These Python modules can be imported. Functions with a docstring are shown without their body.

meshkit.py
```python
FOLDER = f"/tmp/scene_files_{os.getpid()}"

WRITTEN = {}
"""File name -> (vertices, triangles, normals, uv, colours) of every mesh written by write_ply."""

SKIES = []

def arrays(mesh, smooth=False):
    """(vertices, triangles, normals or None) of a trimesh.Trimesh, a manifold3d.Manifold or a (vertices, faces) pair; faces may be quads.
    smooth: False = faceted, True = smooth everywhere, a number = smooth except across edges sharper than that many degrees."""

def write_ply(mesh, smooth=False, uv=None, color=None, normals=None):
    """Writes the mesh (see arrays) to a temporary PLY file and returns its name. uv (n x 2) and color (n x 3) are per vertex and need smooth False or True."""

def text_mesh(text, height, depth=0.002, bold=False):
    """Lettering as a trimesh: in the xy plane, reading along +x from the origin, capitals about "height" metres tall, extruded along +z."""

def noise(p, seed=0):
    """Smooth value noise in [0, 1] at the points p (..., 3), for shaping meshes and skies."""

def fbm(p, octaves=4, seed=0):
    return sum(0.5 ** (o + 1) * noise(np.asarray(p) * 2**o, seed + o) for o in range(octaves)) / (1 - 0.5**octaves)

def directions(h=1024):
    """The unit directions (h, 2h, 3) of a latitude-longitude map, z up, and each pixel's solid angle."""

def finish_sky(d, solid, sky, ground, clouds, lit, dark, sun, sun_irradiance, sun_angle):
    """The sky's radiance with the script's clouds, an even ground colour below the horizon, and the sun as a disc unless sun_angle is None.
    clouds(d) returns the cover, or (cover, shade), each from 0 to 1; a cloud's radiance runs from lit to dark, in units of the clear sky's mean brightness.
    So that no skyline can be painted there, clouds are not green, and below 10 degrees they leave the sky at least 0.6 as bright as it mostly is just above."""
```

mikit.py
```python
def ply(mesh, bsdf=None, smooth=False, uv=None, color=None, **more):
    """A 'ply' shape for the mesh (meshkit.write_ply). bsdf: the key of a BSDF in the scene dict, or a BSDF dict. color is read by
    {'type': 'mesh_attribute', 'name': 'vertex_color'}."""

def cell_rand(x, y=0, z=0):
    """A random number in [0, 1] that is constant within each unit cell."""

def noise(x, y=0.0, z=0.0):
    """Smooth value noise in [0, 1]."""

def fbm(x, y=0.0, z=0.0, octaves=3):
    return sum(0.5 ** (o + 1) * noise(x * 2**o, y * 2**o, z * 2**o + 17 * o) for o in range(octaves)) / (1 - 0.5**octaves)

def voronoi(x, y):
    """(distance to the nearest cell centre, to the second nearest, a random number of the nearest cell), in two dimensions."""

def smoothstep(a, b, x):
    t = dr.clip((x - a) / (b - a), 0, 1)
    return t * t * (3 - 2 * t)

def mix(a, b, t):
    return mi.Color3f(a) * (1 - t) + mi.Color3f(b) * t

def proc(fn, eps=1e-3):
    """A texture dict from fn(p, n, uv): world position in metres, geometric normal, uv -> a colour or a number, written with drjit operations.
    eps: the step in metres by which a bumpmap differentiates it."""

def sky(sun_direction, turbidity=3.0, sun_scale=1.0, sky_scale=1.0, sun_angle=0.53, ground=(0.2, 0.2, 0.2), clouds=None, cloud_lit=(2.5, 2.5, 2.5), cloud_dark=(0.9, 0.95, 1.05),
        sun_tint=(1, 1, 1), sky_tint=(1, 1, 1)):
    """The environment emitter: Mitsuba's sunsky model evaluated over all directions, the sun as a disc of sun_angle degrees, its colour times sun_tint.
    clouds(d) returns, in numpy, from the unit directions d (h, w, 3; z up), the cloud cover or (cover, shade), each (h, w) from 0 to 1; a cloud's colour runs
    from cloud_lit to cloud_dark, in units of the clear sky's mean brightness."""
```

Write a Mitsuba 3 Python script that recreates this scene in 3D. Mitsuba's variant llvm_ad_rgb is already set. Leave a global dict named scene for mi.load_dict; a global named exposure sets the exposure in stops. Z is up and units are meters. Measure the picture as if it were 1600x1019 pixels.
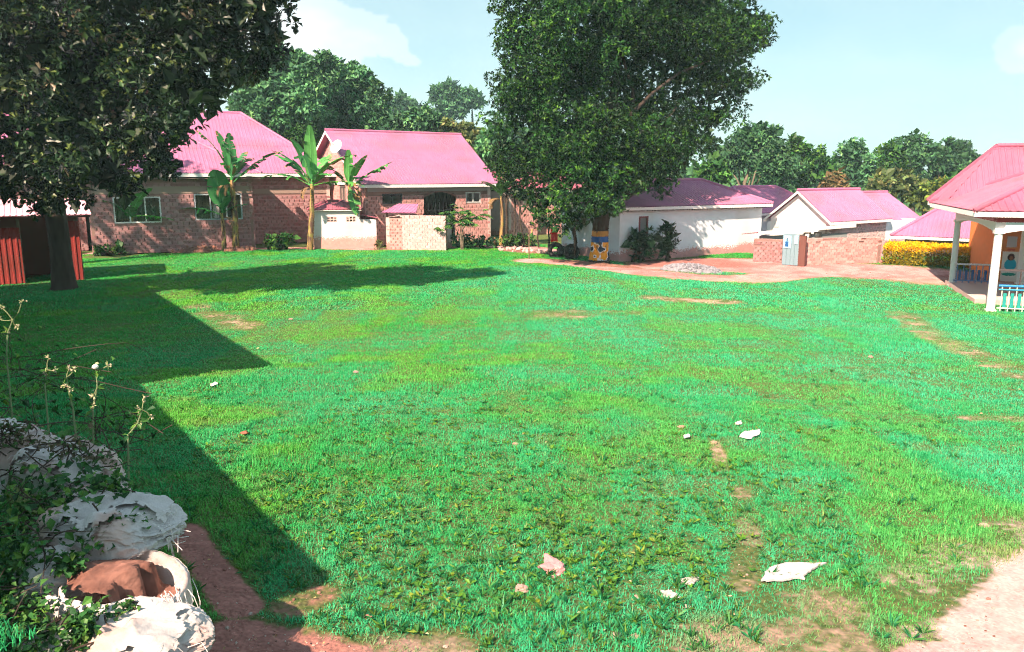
import math
import numpy as np
import trimesh
import drjit as dr
import mitsuba as mi
import mikit, meshkit
from mikit import proc, noise, fbm, voronoi, cell_rand, smoothstep, mix, ply

scene, labels = {}, {}
T4 = mi.ScalarTransform4f
rnd = np.random.default_rng(11)

# ------------------------------------------------------------------ camera, sky, sun, exposure
F, PX, PY, HOR, CZ = 1256.0, 800.0, 509.5, 273.0, 4.0      # focal length in photo pixels, centre, horizon row, eye height
PITCH = math.atan((PY - HOR) / F)
cp, sp = math.cos(PITCH), math.sin(PITCH)
scene['camera'] = {'type': 'perspective', 'fov': 2 * math.degrees(math.atan(800 / F)), 'fov_axis': 'x', 'near_clip': 0.05, 'far_clip': 3000.0,
                   'to_world': T4().look_at(origin=[0, 0, CZ], target=[0, cp, CZ - sp], up=[0, 0, 1])}
TO_SUN = np.array([-0.383, -0.664, 0.643]); TO_SUN /= np.linalg.norm(TO_SUN)


def clouds(d):
    x, y, z = d[..., 0], d[..., 1], np.maximum(d[..., 2], 0.02)
    q = np.stack([x / (z + 0.25) * 1.3 + 3.1, y / (z + 0.25) * 1.3, z * 2.0], -1)
    n = meshkit.fbm(q, 5, 3)
    m = meshkit.fbm(q * 0.45 + 7.3, 3, 9)
    cover = np.clip((n * 0.55 + m * 0.6 - 0.44) * 4.2, 0, 1) ** 1.2

    def puff(az, el, ra, re, s):
        a = np.degrees(np.arctan2(x, y)); e = np.degrees(np.arcsin(np.clip(d[..., 2], -1, 1)))
        wob = meshkit.fbm(np.stack([a * .16, e * .34, a * 0 + s], -1), 5, s) - .5
        r = np.sqrt(((a - az) / ra) ** 2 + ((e - el) / re) ** 2) + wob * 2.0
        t = np.clip((1.6 - r) * .5, 0, 1)
        return t * t * (3 - 2 * t)
    big = np.maximum(puff(-15, 9.0, 6.0, 3.2, 4), puff(-12.5, 13.5, 5.0, 2.2, 5))
    small = np.maximum(puff(31.4, 7.0, 1.5, 1.2, 6), puff(34.2, 9.4, 1.4, 1.1, 7))
    shade = np.clip(0.62 - 0.45 * n, 0.15, 1)
    veil = .10 + .72 * np.exp(-np.degrees(np.arcsin(np.clip(d[..., 2], 0, 1))) / 16)       # humid air: whiter towards the horizon all round
    cover = np.maximum(np.maximum(veil + cover * 0.35, big), small * 0.9)
    shade = np.where(big > .3, shade * .15, np.where(small > .2, .25, .45 + shade * .5))
    return cover, shade


scene['sky'] = mikit.sky(TO_SUN, turbidity=3.0, sun_scale=1.0, sky_scale=0.52, sun_tint=(1.0, 0.91, 0.95), sky_tint=(0.76, 1.08, 1.08),
                         clouds=clouds, cloud_lit=(3.4, 3.5, 3.5), cloud_dark=(1.75, 2.5, 2.42), ground=(0.10, 0.16, 0.08))
exposure = 3.1


# ------------------------------------------------------------------ helpers
def ray(px, py):
    u, v = px - PX, py - PY
    return np.array([u, F * cp - v * sp, -F * sp - v * cp])


def at_depth(px, py, y):
    d = ray(px, py)
    return np.array([0, 0, CZ]) + d * (y / d[1])


def sstep(a, b, x):
    t = np.clip((np.asarray(x, float) - a) / (b - a), 0, 1)
    return t * t * (3 - 2 * t)


SACK_O, SACK_D = np.array([-1.95, 3.9]), np.array([-0.59, 0.81])
SACK_N = np.array([-0.81, -0.59])


def terrain(x, y):
    x, y = np.asarray(x, float), np.asarray(y, float)
    z = 1.0 * sstep(22, 3, y) + 0.9 * sstep(2.4, 0.6, y)
    d = (x - SACK_O[0]) * SACK_N[0] + (y - SACK_O[1]) * SACK_N[1]
    bank = sstep(-0.1, 1.25, d) * sstep(9.5, 6.5, y)
    z = np.maximum(z, z + (2.05 - z) * bank)
    z = z - 1.25 * sstep(38.5, 43, y) * sstep(11.5, 15.5, x)
    z = z + 10.5 * np.exp(-((x + 25) / 75.0) ** 2) * sstep(85, 190, y) + 5.0 * sstep(90, 300, y)
    q = np.stack([x * .16, y * .16, x * 0], -1)
    z = z + (meshkit.noise(q, 5) - .5) * 0.22 * sstep(60, 30, y)
    return z


def gp(px, py):
    """the ground point seen at a pixel of the photograph"""
    d = ray(px, py); d = d / d[1]
    lo, hi = 3.0, 400.0
    ys = np.geomspace(lo, hi, 900)
    below = (CZ + d[2] * ys) < terrain(d[0] * ys, ys)
    i = int(np.argmax(below)) if below.any() else len(ys) - 1
    a, b = ys[max(i - 1, 0)], ys[i]
    for _ in range(30):
        m = (a + b) / 2
        if CZ + d[2] * m < terrain(d[0] * m, m): b = m
        else: a = m
    return np.array([d[0] * b, b, CZ + d[2] * b])


def tz(p):
    return float(terrain(p[0], p[1]))


def key_of(name, parent=None):
    base = f'{parent}__{name}' if parent else name
    k, n = base, 0
    used = USED
    while k in used:
        n += 1; k = f'{base}_{n:03d}'
    used.add(k)
    return k


USED = set()


def tag(key, label=None, cat=None, group=None, kind=None):
    e = labels.setdefault(key, {})
    for a, b in (('label', label), ('category', cat), ('group', group), ('kind', kind)):
        if b: e[a] = b
    return key


def thing(name, label, cat, group=None, kind=None):
    return tag(key_of(name), label, cat, group, kind)


KIND_OF = {}
COLOURED = ('mat_matte', 'mat_paint', 'mat_leaf', 'mat_far_leaf', 'mat_big_leaf', 'mat_brick')


def dressed(v, f, c, bsdf, smooth=False, **kw):
    """a ply entry; the uv carries each face's own colour, or the kind of plaster or sheet metal"""
    if bsdf in KIND_OF:
        bsdf, kind = KIND_OF[bsdf]; kw['uv'] = np.full((len(v), 2), float(kind))
    elif bsdf in COLOURED:
        q = np.round(np.clip(c, 0, 1) ** .5 * 255)
        same = (q[f[:, 0]] == q[f[:, 1]]).all() and (q[f[:, 0]] == q[f[:, 2]]).all()
        if not same and smooth: q = np.tile(np.round(q.mean(0)), (len(v), 1))
        elif not same:
            q = np.round(q[f].mean(1)).repeat(3, 0); v = v[f.ravel()]; f = np.arange(len(v)).reshape(-1, 3)
        kw['uv'] = np.stack([q[:, 0] * 256 + q[:, 1] + .5, q[:, 2] + .5], 1)
    return ply(trimesh.Trimesh(v, f, process=False), bsdf, smooth=smooth, **kw)


class MB:
    """collects quads, boxes, tubes and leaves into one mesh with a colour per vertex"""

    def __init__(self):
        self.v, self.f, self.c, self.n = [], [], [], 0

    def add(self, v, f, col=(1, 1, 1)):
        v = np.asarray(v, float); f = np.asarray(f, int)
        if f.ndim == 2 and f.shape[1] == 4:
            f = np.vstack([f[:, [0, 1, 2]], f[:, [0, 2, 3]]])
        c = np.asarray(col, float)
        if c.ndim == 1: c = np.tile(c, (len(v), 1))
        self.v.append(v); self.f.append(f + self.n); self.c.append(c); self.n += len(v)
        return self

    def hexa(self, p, col=(1, 1, 1)):
        """p: bottom four then top four, both counter-clockwise seen from above"""
        p = np.asarray(p, float)
        q = [[3, 2, 1, 0], [4, 5, 6, 7], [0, 1, 5, 4], [1, 2, 6, 5], [2, 3, 7, 6], [3, 0, 4, 7]]
        v = np.vstack([p[i] for i in q]); f = np.arange(24).reshape(6, 4)
        return self.add(v, f, col)

    def box(self, fr, u0, u1, v0, v1, z0, z1, col=(1, 1, 1)):
        return self.hexa([fr(u0, v0, z0), fr(u1, v0, z0), fr(u1, v1, z0), fr(u0, v1, z0), fr(u0, v0, z1), fr(u1, v0, z1), fr(u1, v1, z1), fr(u0, v1, z1)], col)

    def tube(self, pts, rad, n=8, col=(1, 1, 1), cap=True, rough=0, rng=None, seed=0):
        pts = np.asarray(pts, float); rad = np.broadcast_to(np.asarray(rad, float), (len(pts),))
        t = np.gradient(pts, axis=0); t /= np.linalg.norm(t, axis=1, keepdims=True) + 1e-12
        ref = np.array([1, 0, 0]) if abs(t[0][0]) < .8 else np.array([0, 1, 0])
        rings = []
        a = np.arange(n) / n * 2 * np.pi
        for i in range(len(pts)):
            x = np.cross(t[i], ref); x /= np.linalg.norm(x); y = np.cross(t[i], x)
            r = rad[i] * np.ones(n)
            if rough: r = r * (1 + rough * (meshkit.fbm(np.stack([np.cos(a) * 1.5, np.sin(a) * 1.5, a * 0 + i * .6 + seed], -1), 3, 2) - .5))
            rings.append(pts[i] + (np.cos(a)[:, None] * x + np.sin(a)[:, None] * y) * r[:, None])
        v = np.vstack(rings); f = []
        i, j = np.meshgrid(np.arange(len(pts) - 1), np.arange(n), indexing='ij')
        i, j = i.ravel(), j.ravel(); k = (j + 1) % n
        f = np.stack([i * n + j, (i + 1) * n + j, (i + 1) * n + k, i * n + k], 1)
        tri = np.vstack([f[:, [0, 1, 2]], f[:, [0, 2, 3]]])
        if cap:
            m = len(v); v = np.vstack([v, pts[0], pts[-1]])
            ar = np.arange(n); L = (len(pts) - 1) * n
            tri = np.vstack([tri, np.stack([ar, (ar + 1) % n, ar * 0 + m], 1), np.stack([L + (ar + 1) % n, L + ar, ar * 0 + m + 1], 1)])
        c = np.asarray(col, float)
        if c.ndim == 2: c = np.vstack([np.repeat(c, n, 0), c[:1], c[-1:]][:3 if cap else 1])
        return self.add(v, tri, c)

    def mesh(self):
        return np.vstack(self.v), np.vstack(self.f), np.vstack(self.c)

    def shape(self, bsdf, smooth=False, **kw):
        return dressed(*self.mesh(), bsdf, smooth, **kw)

    def put(self, name, bsdf, parent=None, smooth=False, label=None, cat=None, group=None, kind=None, **kw):
        if not self.v: return None
        k = key_of(name, parent)
        scene[k] = self.shape(bsdf, smooth, **kw)
        if label or kind or cat or group: tag(k, label, cat, group, kind)
        return k


def frame(o, deg):
    o = np.asarray(o, float); a = np.array([math.cos(math.radians(deg)), math.sin(math.radians(deg)), 0]); b = np.array([-a[1], a[0], 0])

    def fr(u, v, z=0.0):
        return o + u * a + v * b + np.array([0, 0, z])
    fr.o, fr.a, fr.b, fr.deg = o, a, b, deg
    return fr


# ------------------------------------------------------------------ materials
def principled(color, rough=.7, spec=.3, **kw):
    return {'type': 'twosided', 'bsdf': {'type': 'principled', 'base_color': color, 'roughness': rough, 'specular': spec, **kw}}


def face_colour(p, n, uv):
    r = dr.floor(uv.x / 256)
    c = mi.Color3f(r, dr.floor(uv.x - r * 256), dr.floor(uv.y)) / 255
    return c * c


VC = mikit.proc(face_colour)


def rgb(*c):
    return {'type': 'rgb', 'value': list(c)}


scene['mat_matte'] = principled(VC, .85, .2)
scene['mat_paint'] = principled(VC, .45, .4)
scene['mat_leaf'] = principled(VC, .5, .22)
scene['mat_far_leaf'] = principled(VC, .8, .15)
scene['mat_big_leaf'] = principled(VC, .42, .45)


def grain(p, s, amp):
    return 1 - amp + 2 * amp * fbm(p.x * s, p.y * s, p.z * s, 3)


def seg_d(p, a, b):
    ax, ay = a; bx, by = b[0] - a[0], b[1] - a[1]
    t = dr.clip(((p.x - ax) * bx + (p.y - ay) * by) / (bx * bx + by * by), 0, 1)
    return dr.sqrt(dr.square(p.x - ax - bx * t) + dr.square(p.y - ay - by * t))


def poly_path(pix):
    return [(float(g[0]), float(g[1])) for g in (gp(*q) for q in pix)]


# bare earth: (polyline of ground points, half width in metres, weight)
DIRT = [(poly_path([(842, 408), (905, 412), (1000, 425), (1080, 433), (1160, 437), (1250, 428), (1340, 425), (1480, 432)]), 0.9, 1.0),
        (poly_path([(1060, 415), (1180, 418), (1290, 420), (1400, 426), (1478, 434)]), 1.9, 1.1),
        (poly_path([(770, 386), (800, 385), (850, 392)]), 0.9, .95),
        (poly_path([(1060, 408), (1120, 407), (1172, 407)]), 0.8, .9),
        (poly_path([(150, 396), (260, 392), (400, 389), (500, 388), (600, 390), (700, 387)]), .55, .75),
        (poly_path([(1405, 490), (1440, 515), (1500, 545), (1560, 570), (1620, 590)]), .44, .38),
        (poly_path([(1520, 655), (1620, 656)]), .2, .40),
        (poly_path([(1180, 1020), (1430, 940), (1640, 830)]), .55, .36),
        (poly_path([(1115, 690), (1130, 735)]), .09, .44),
        (poly_path([(1160, 765), (1165, 810), (1172, 845), (1158, 915)]), .12, .40),
        (poly_path([(1600, 1010), (1660, 950), (1720, 880)]), .42, 1.15),
        (poly_path([(1470, 1040), (1560, 1030), (1660, 990)]), .22, 1.0),
        (poly_path([(840, 492), (960, 490)]), .7, .36),
        (poly_path([(1010, 466), (1130, 472)]), .5, .46),
        (poly_path([(285, 830), (335, 890), (375, 950)]), .13, .9),
        (poly_path([(360, 1000), (420, 1015), (520, 1040)]), .25, .85),
        (poly_path([(560, 1020), (700, 1015)]), .2, .45),
        (poly_path([(1140, 1030), (1300, 1000), (1420, 960)]), .3, .36),
        (poly_path([(500, 930), (460, 950)]), .16, .5),
        (poly_path([(300, 480), (380, 510)]), .5, .35)]


BED = poly_path([(925, 408), (1110, 412)])


def dirt_np(x, y):
    w = np.zeros_like(x)
    for pts, hw, wt in DIRT:
        for a, b in zip(pts[:-1], pts[1:]):
            bx, by = b[0] - a[0], b[1] - a[1]
            t = np.clip(((x - a[0]) * bx + (y - a[1]) * by) / (bx * bx + by * by), 0, 1)
            d = np.hypot(x - a[0] - bx * t, y - a[1] - by * t)
            w = np.maximum(w, wt * sstep(hw * 1.9, hw * .5, d))
    n = meshkit.fbm(np.stack([x * 2.2, y * 2.2, x * 0 + 3], -1), 3, 4)
    return np.clip(w + (n - .5) * .6 * (w > .01), 0, 1)


def dirt_dr(p):
    w = mi.Float(0)
    for pts, hw, wt in DIRT:
        for a, b in zip(pts[:-1], pts[1:]):
            w = dr.maximum(w, wt * smoothstep(hw * 1.9, hw * .5, seg_d(p, a, b)))
    n = fbm(p.x * 2.2, p.y * 2.2, 3.0, 4)
    return dr.select(w > .01, dr.clip(w + (n - .5) * .6, 0, 1), 0)


def lawn_color(p):
    """the turf's own colours: blue-green creeping grass, yellower tufts and dry thatch in patches"""
    a = fbm(p.x * .16 + 4, p.y * .12, 1.5, 3)
    b = fbm(p.x * .7, p.y * .55 + 9, 2.5, 3)
    c = fbm(p.x * 2.6, p.y * 2.6, 4.5, 2)
    side = smoothstep(-9, 6, p.x + (a - .5) * 14) * smoothstep(40, 30, p.y)
    g = mix((.030, .34, .050), (.030, .38, .155), dr.clip(side * .85 + smoothstep(.42, .62, a) * .5, 0, 1))
    g = mix(g, (.125, .40, .022), smoothstep(.50, .66, b) * .7 * (1 - .45 * side))
    g = mix(g, (.045, .44, .22), smoothstep(.52, .36, b) * .7 * side)
    return mix(g, (.20, .19, .07), smoothstep(.60, .78, c) * .35)


def earth_color(p):
    n = fbm(p.x * 1.3, p.y * 1.3, 0.7, 4)
    m = fbm(p.x * 9, p.y * 9, 2.0, 3)
    e = mix((.29, .135, .13), (.40, .23, .225), smoothstep(.35, .65, n))
    e = mix(e, mix((.38, .26, .25), (.47, .36, .35), n), smoothstep(2.2, 2.8, p.x) * smoothstep(8.5, 7, p.y))
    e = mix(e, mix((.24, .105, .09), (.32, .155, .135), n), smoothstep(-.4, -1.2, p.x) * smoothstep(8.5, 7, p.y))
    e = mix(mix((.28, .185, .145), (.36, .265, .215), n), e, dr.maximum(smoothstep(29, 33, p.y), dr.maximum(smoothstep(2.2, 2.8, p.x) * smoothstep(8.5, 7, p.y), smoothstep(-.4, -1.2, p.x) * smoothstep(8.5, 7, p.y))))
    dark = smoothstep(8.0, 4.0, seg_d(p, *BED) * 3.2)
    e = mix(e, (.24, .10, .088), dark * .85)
    q = noise(p.x * 55, p.y * 55, 1.0)
    return e * (.62 + .5 * m + .32 * q)


def ground_color(p, n, uv):
    d = dirt_dr(p)
    soil = mix((.055, .090, .030), (.105, .125, .045), smoothstep(.35, .7, fbm(p.x * 38, p.y * 38, 0., 2)))
    far = smoothstep(60, 75, p.y)
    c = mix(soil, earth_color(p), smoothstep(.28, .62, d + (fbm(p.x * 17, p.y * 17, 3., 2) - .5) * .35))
    return mix(c, mi.Color3f(.05, .12, .035) * (.6 + .8 * fbm(p.x * .2, p.y * .2, 1.0, 3)), far)


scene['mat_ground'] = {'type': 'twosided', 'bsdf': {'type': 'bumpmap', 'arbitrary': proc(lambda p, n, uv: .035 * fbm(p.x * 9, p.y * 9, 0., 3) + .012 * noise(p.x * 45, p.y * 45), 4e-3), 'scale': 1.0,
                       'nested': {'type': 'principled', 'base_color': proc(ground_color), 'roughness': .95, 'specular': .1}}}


def blade_color(p, n, uv):
    c = lawn_color(p) * (.70 + .64 * uv.x)
    dry = smoothstep(.86, .97, uv.x)
    c = mix(c, (.34, .30, .12), dry * .6)
    d = dirt_dr(p)
    return mix(c, (.26, .20, .09), smoothstep(.2, .55, d) * .6)


scene['mat_grass'] = principled(proc(blade_color), .6, .25)


# kinds of sheet metal and of plaster share one material each; the mesh's uv says which kind it is
TIN, PLASTER = {}, {}


def pick(table, col, idx):
    c = mi.Color3f(*table[0][col])
    for i in range(1, len(table)):
        c = dr.select(idx > i - .5, mi.Color3f(*table[i][col]), c)
    return c


def pick1(table, col, idx):
    c = mi.Float(table[0][col])
    for i in range(1, len(table)):
        c = dr.select(idx > i - .5, mi.Float(table[i][col]), c)
    return c


TIN_ROWS = [('mat_roof', (.44, .155, .29), (.33, .125, .19)), ('mat_roof_right', (.40, .115, .195), (.30, .10, .14)), ('mat_roof_pale', (.80, .46, .55), (.55, .27, .30)),
            ('mat_roof_old', (.34, .10, .15), (.20, .09, .09)), ('mat_red_sheet', (.27, .04, .036), (.18, .04, .03))]
TIN = {r[0]: i for i, r in enumerate(TIN_ROWS)}


def tin(p, n, uv):
    s = fbm(p.x * 3.0 + p.y * 1.0, p.y * 3.0, p.z * .35, 3)
    a = noise(p.x * .7, p.y * .7, p.z * 1.4) * .6 + s * .4
    c = mix(pick(TIN_ROWS, 1, uv.x), pick(TIN_ROWS, 2, uv.x), smoothstep(.48, .72, a) * .6)
    return c * (.80 + .40 * s)


scene['mat_tin'] = principled(proc(tin), .55, .35)

# painted render with red earth splashed and drawn up from the ground, in blots with a ragged edge: colour, splash colour, splash height, stain colour
PLASTER_ROWS = [('mat_white_plaster', (.70, .77, .84), (.48, .15, .13), .42, (.60, .55, .52)), ('mat_outhouse_plaster', (.68, .68, .72), (.60, .22, .18), .62, (.55, .46, .44)),
                ('mat_gable_plaster', (.82, .82, .80), (.48, .15, .13), -1.2, (.70, .66, .62)), ('mat_grey_plaster', (.24, .27, .28), (.30, .13, .11), -.2, (.18, .18, .18)),
                ('mat_cream_plaster', (.55, .46, .43), (.40, .16, .13), .3, (.40, .32, .30)), ('mat_orange', (.74, .25, .085), (.40, .13, .06), -2, (.50, .13, .05)),
                ('mat_white', (.80, .80, .80), (.5, .2, .15), -3, (.66, .64, .62))]
PLASTER = {r[0]: i for i, r in enumerate(PLASTER_ROWS)}


def plaster(p, n, uv):
    s = fbm(p.x * .9, p.y * .9, p.z * .22, 3)
    fine = fbm(p.x * 7, p.y * 7, p.z * 7, 3)
    c = pick(PLASTER_ROWS, 1, uv.x) * (.93 + .14 * fine)
    c = mix(c, pick(PLASTER_ROWS, 4, uv.x), smoothstep(.56, .76, s) * .45)
    edge = pick1(PLASTER_ROWS, 3, uv.x) + (noise(p.x * 1.3, p.y * 1.3) - .5) * .22 + (fbm(p.x * 23, p.y * 23, p.z * 23, 2) - .5) * .55
    return mix(c, pick(PLASTER_ROWS, 2, uv.x) * (.7 + .6 * fine), smoothstep(edge + .03, edge - .03, p.z) * .78)


scene['mat_plaster'] = principled(proc(plaster), .8, .2)
KIND_OF = {**{k: ('mat_tin', i) for k, i in TIN.items()}, **{k: ('mat_plaster', i) for k, i in PLASTER.items()}}
scene['mat_mortar'] = principled(proc(lambda p, n, uv: mix((.20, .11, .10), (.36, .24, .22), fbm(p.x * 2, p.y * 2, p.z * 2, 3))), .95, .1)


scene['mat_brick'] = principled(VC, .9, .15)
scene['mat_bark'] = principled(proc(lambda p, n, uv: mix((.035, .026, .022), (.085, .065, .055), fbm(p.x * 9, p.y * 9, p.z * 2.2, 4))), .9, .15)
scene['mat_pale_bark'] = principled(proc(lambda p, n, uv: mix((.10, .08, .06), (.30, .25, .20), fbm(p.x * 5, p.y * 5, p.z * 1.4, 4))), .9, .15)
scene['mat_glass'] = {'type': 'thindielectric', 'int_ior': 1.5}
scene['mat_dark'] = principled(rgb(.018, .020, .026), .5, .3)
scene['mat_metal'] = {'type': 'twosided', 'bsdf': {'type': 'roughconductor', 'alpha': .35, 'specular_reflectance': rgb(.5, .52, .55)}}


def stem_color(p, n, uv):
    a = fbm(p.x * 22, p.y * 22, p.z * 1.6, 3)
    b = fbm(p.x * 4, p.y * 4, p.z * 5, 3)
    c = mix((.09, .05, .04), (.36, .24, .09), smoothstep(.40, .58, a))
    return mix(c, (.24, .27, .06), smoothstep(.55, .7, b) * .6)


scene['mat_banana_stem'] = principled(proc(stem_color), .6, .3)


def sack_color(p, n, uv):
    w = noise(p.x * 180 + p.y * 90, p.y * 60, p.z * 190)
    d = fbm(p.x * 3.2, p.y * 3.2, p.z * 3.2, 4)
    d2 = fbm(p.x * 16, p.y * 16, p.z * 16, 3)
    c = mi.Color3f(.50, .48, .485) * (.86 + .2 * w)
    c = mix(c, (.46, .31, .27), smoothstep(.46, .66, d) * .7)
    return mix(c, (.22, .11, .09), smoothstep(.60, .72, d2) * smoothstep(.45, .6, d) * .8)


scene['mat_sack'] = {'type': 'twosided', 'bsdf': {'type': 'bumpmap', 'arbitrary': proc(lambda p, n, uv: .02 * fbm(p.x * 9, p.y * 9, p.z * 9, 3) + .004 * fbm(p.x * 45, p.y * 45, p.z * 45, 2), 2e-3), 'scale': 1.0,
                     'nested': {'type': 'principled', 'base_color': proc(sack_color), 'roughness': .65, 'specular': .3}}}
scene['mat_soil'] = {'type': 'twosided', 'bsdf': {'type': 'bumpmap', 'arbitrary': proc(lambda p, n, uv: .03 * fbm(p.x * 14, p.y * 14, p.z * 14, 4), 2e-3), 'scale': 1.0,
                     'nested': {'type': 'principled', 'base_color': proc(lambda p, n, uv: mix((.09, .04, .032), (.30, .155, .125), fbm(p.x * 9, p.y * 9, p.z * 9, 4))), 'roughness': .95, 'specular': .1}}}
scene['mat_gravel'] = principled(proc(lambda p, n, uv: mix((.14, .14, .17), (.36, .35, .39), cell_rand(p.x * 16, p.y * 16, p.z * 16) * .6 + .4 * fbm(p.x * 3, p.y * 3, 0., 3))), .9, .2)
scene['mat_rubber'] = principled(proc(lambda p, n, uv: mix((.012, .014, .018), (.06, .055, .055), fbm(p.x * 8, p.y * 8, p.z * 8, 3))), .75, .2)

# ------------------------------------------------------------------ ground
def ground():
    ys = np.concatenate([np.arange(-40, -1, 2.0), np.arange(-1, 12, .12), np.arange(12, 48, .36), np.arange(48, 100, 1.5), np.arange(100, 420, 8), [460, 520, 600, 700]])
    xs = np.concatenate([-np.geomspace(36, 600, 26)[::-1], np.arange(-34, 34.1, .36), np.geomspace(36, 600, 26)])
    X, Y = np.meshgrid(xs, ys)
    Z = terrain(X, Y)
    n = len(xs)
    i, j = np.meshgrid(np.arange(len(ys) - 1), np.arange(n - 1), indexing='ij')
    f = np.stack([i * n + j, i * n + j + 1, (i + 1) * n + j + 1, (i + 1) * n + j], -1).reshape(-1, 4)
    f = np.vstack([f[:, [0, 1, 2]], f[:, [0, 2, 3]]])
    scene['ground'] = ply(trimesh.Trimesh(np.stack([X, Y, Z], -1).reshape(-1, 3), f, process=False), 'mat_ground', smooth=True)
    USED.add('ground')
    tag('ground', 'wide sloping lawn with worn paths and bare red earth yard', kind='structure')


ground()

# ------------------------------------------------------------------ building kit
def sheet_profile(s0, s1, pitch=.2):
    out = []
    k = math.floor(s0 / pitch)
    while k * pitch < s1 + pitch:
        for ds, h in ((0, 0), (.30, 0), (.38, .022), (.62, .022), (.70, 0)):
            out.append((k * pitch + ds * pitch, h))
        k += 1
    out = [o for o in out if s0 < o[0] < s1]
    return [(s0, 0.)] + out + [(s1, 0.)]


def t_range(poly, s):
    lo, hi = 1e9, -1e9
    n = len(poly)
    for i in range(n):
        (sa, ta), (sb, tb) = poly[i], poly[(i + 1) % n]
        if abs(sa - sb) < 1e-9:
            if abs(s - sa) < 1e-6: lo, hi = min(lo, ta, tb), max(hi, ta, tb)
            continue
        u = (s - sa) / (sb - sa)
        if -1e-9 <= u <= 1 + 1e-9:
            t = ta + u * (tb - ta); lo, hi = min(lo, t), max(hi, t)
    return lo, hi


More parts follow.
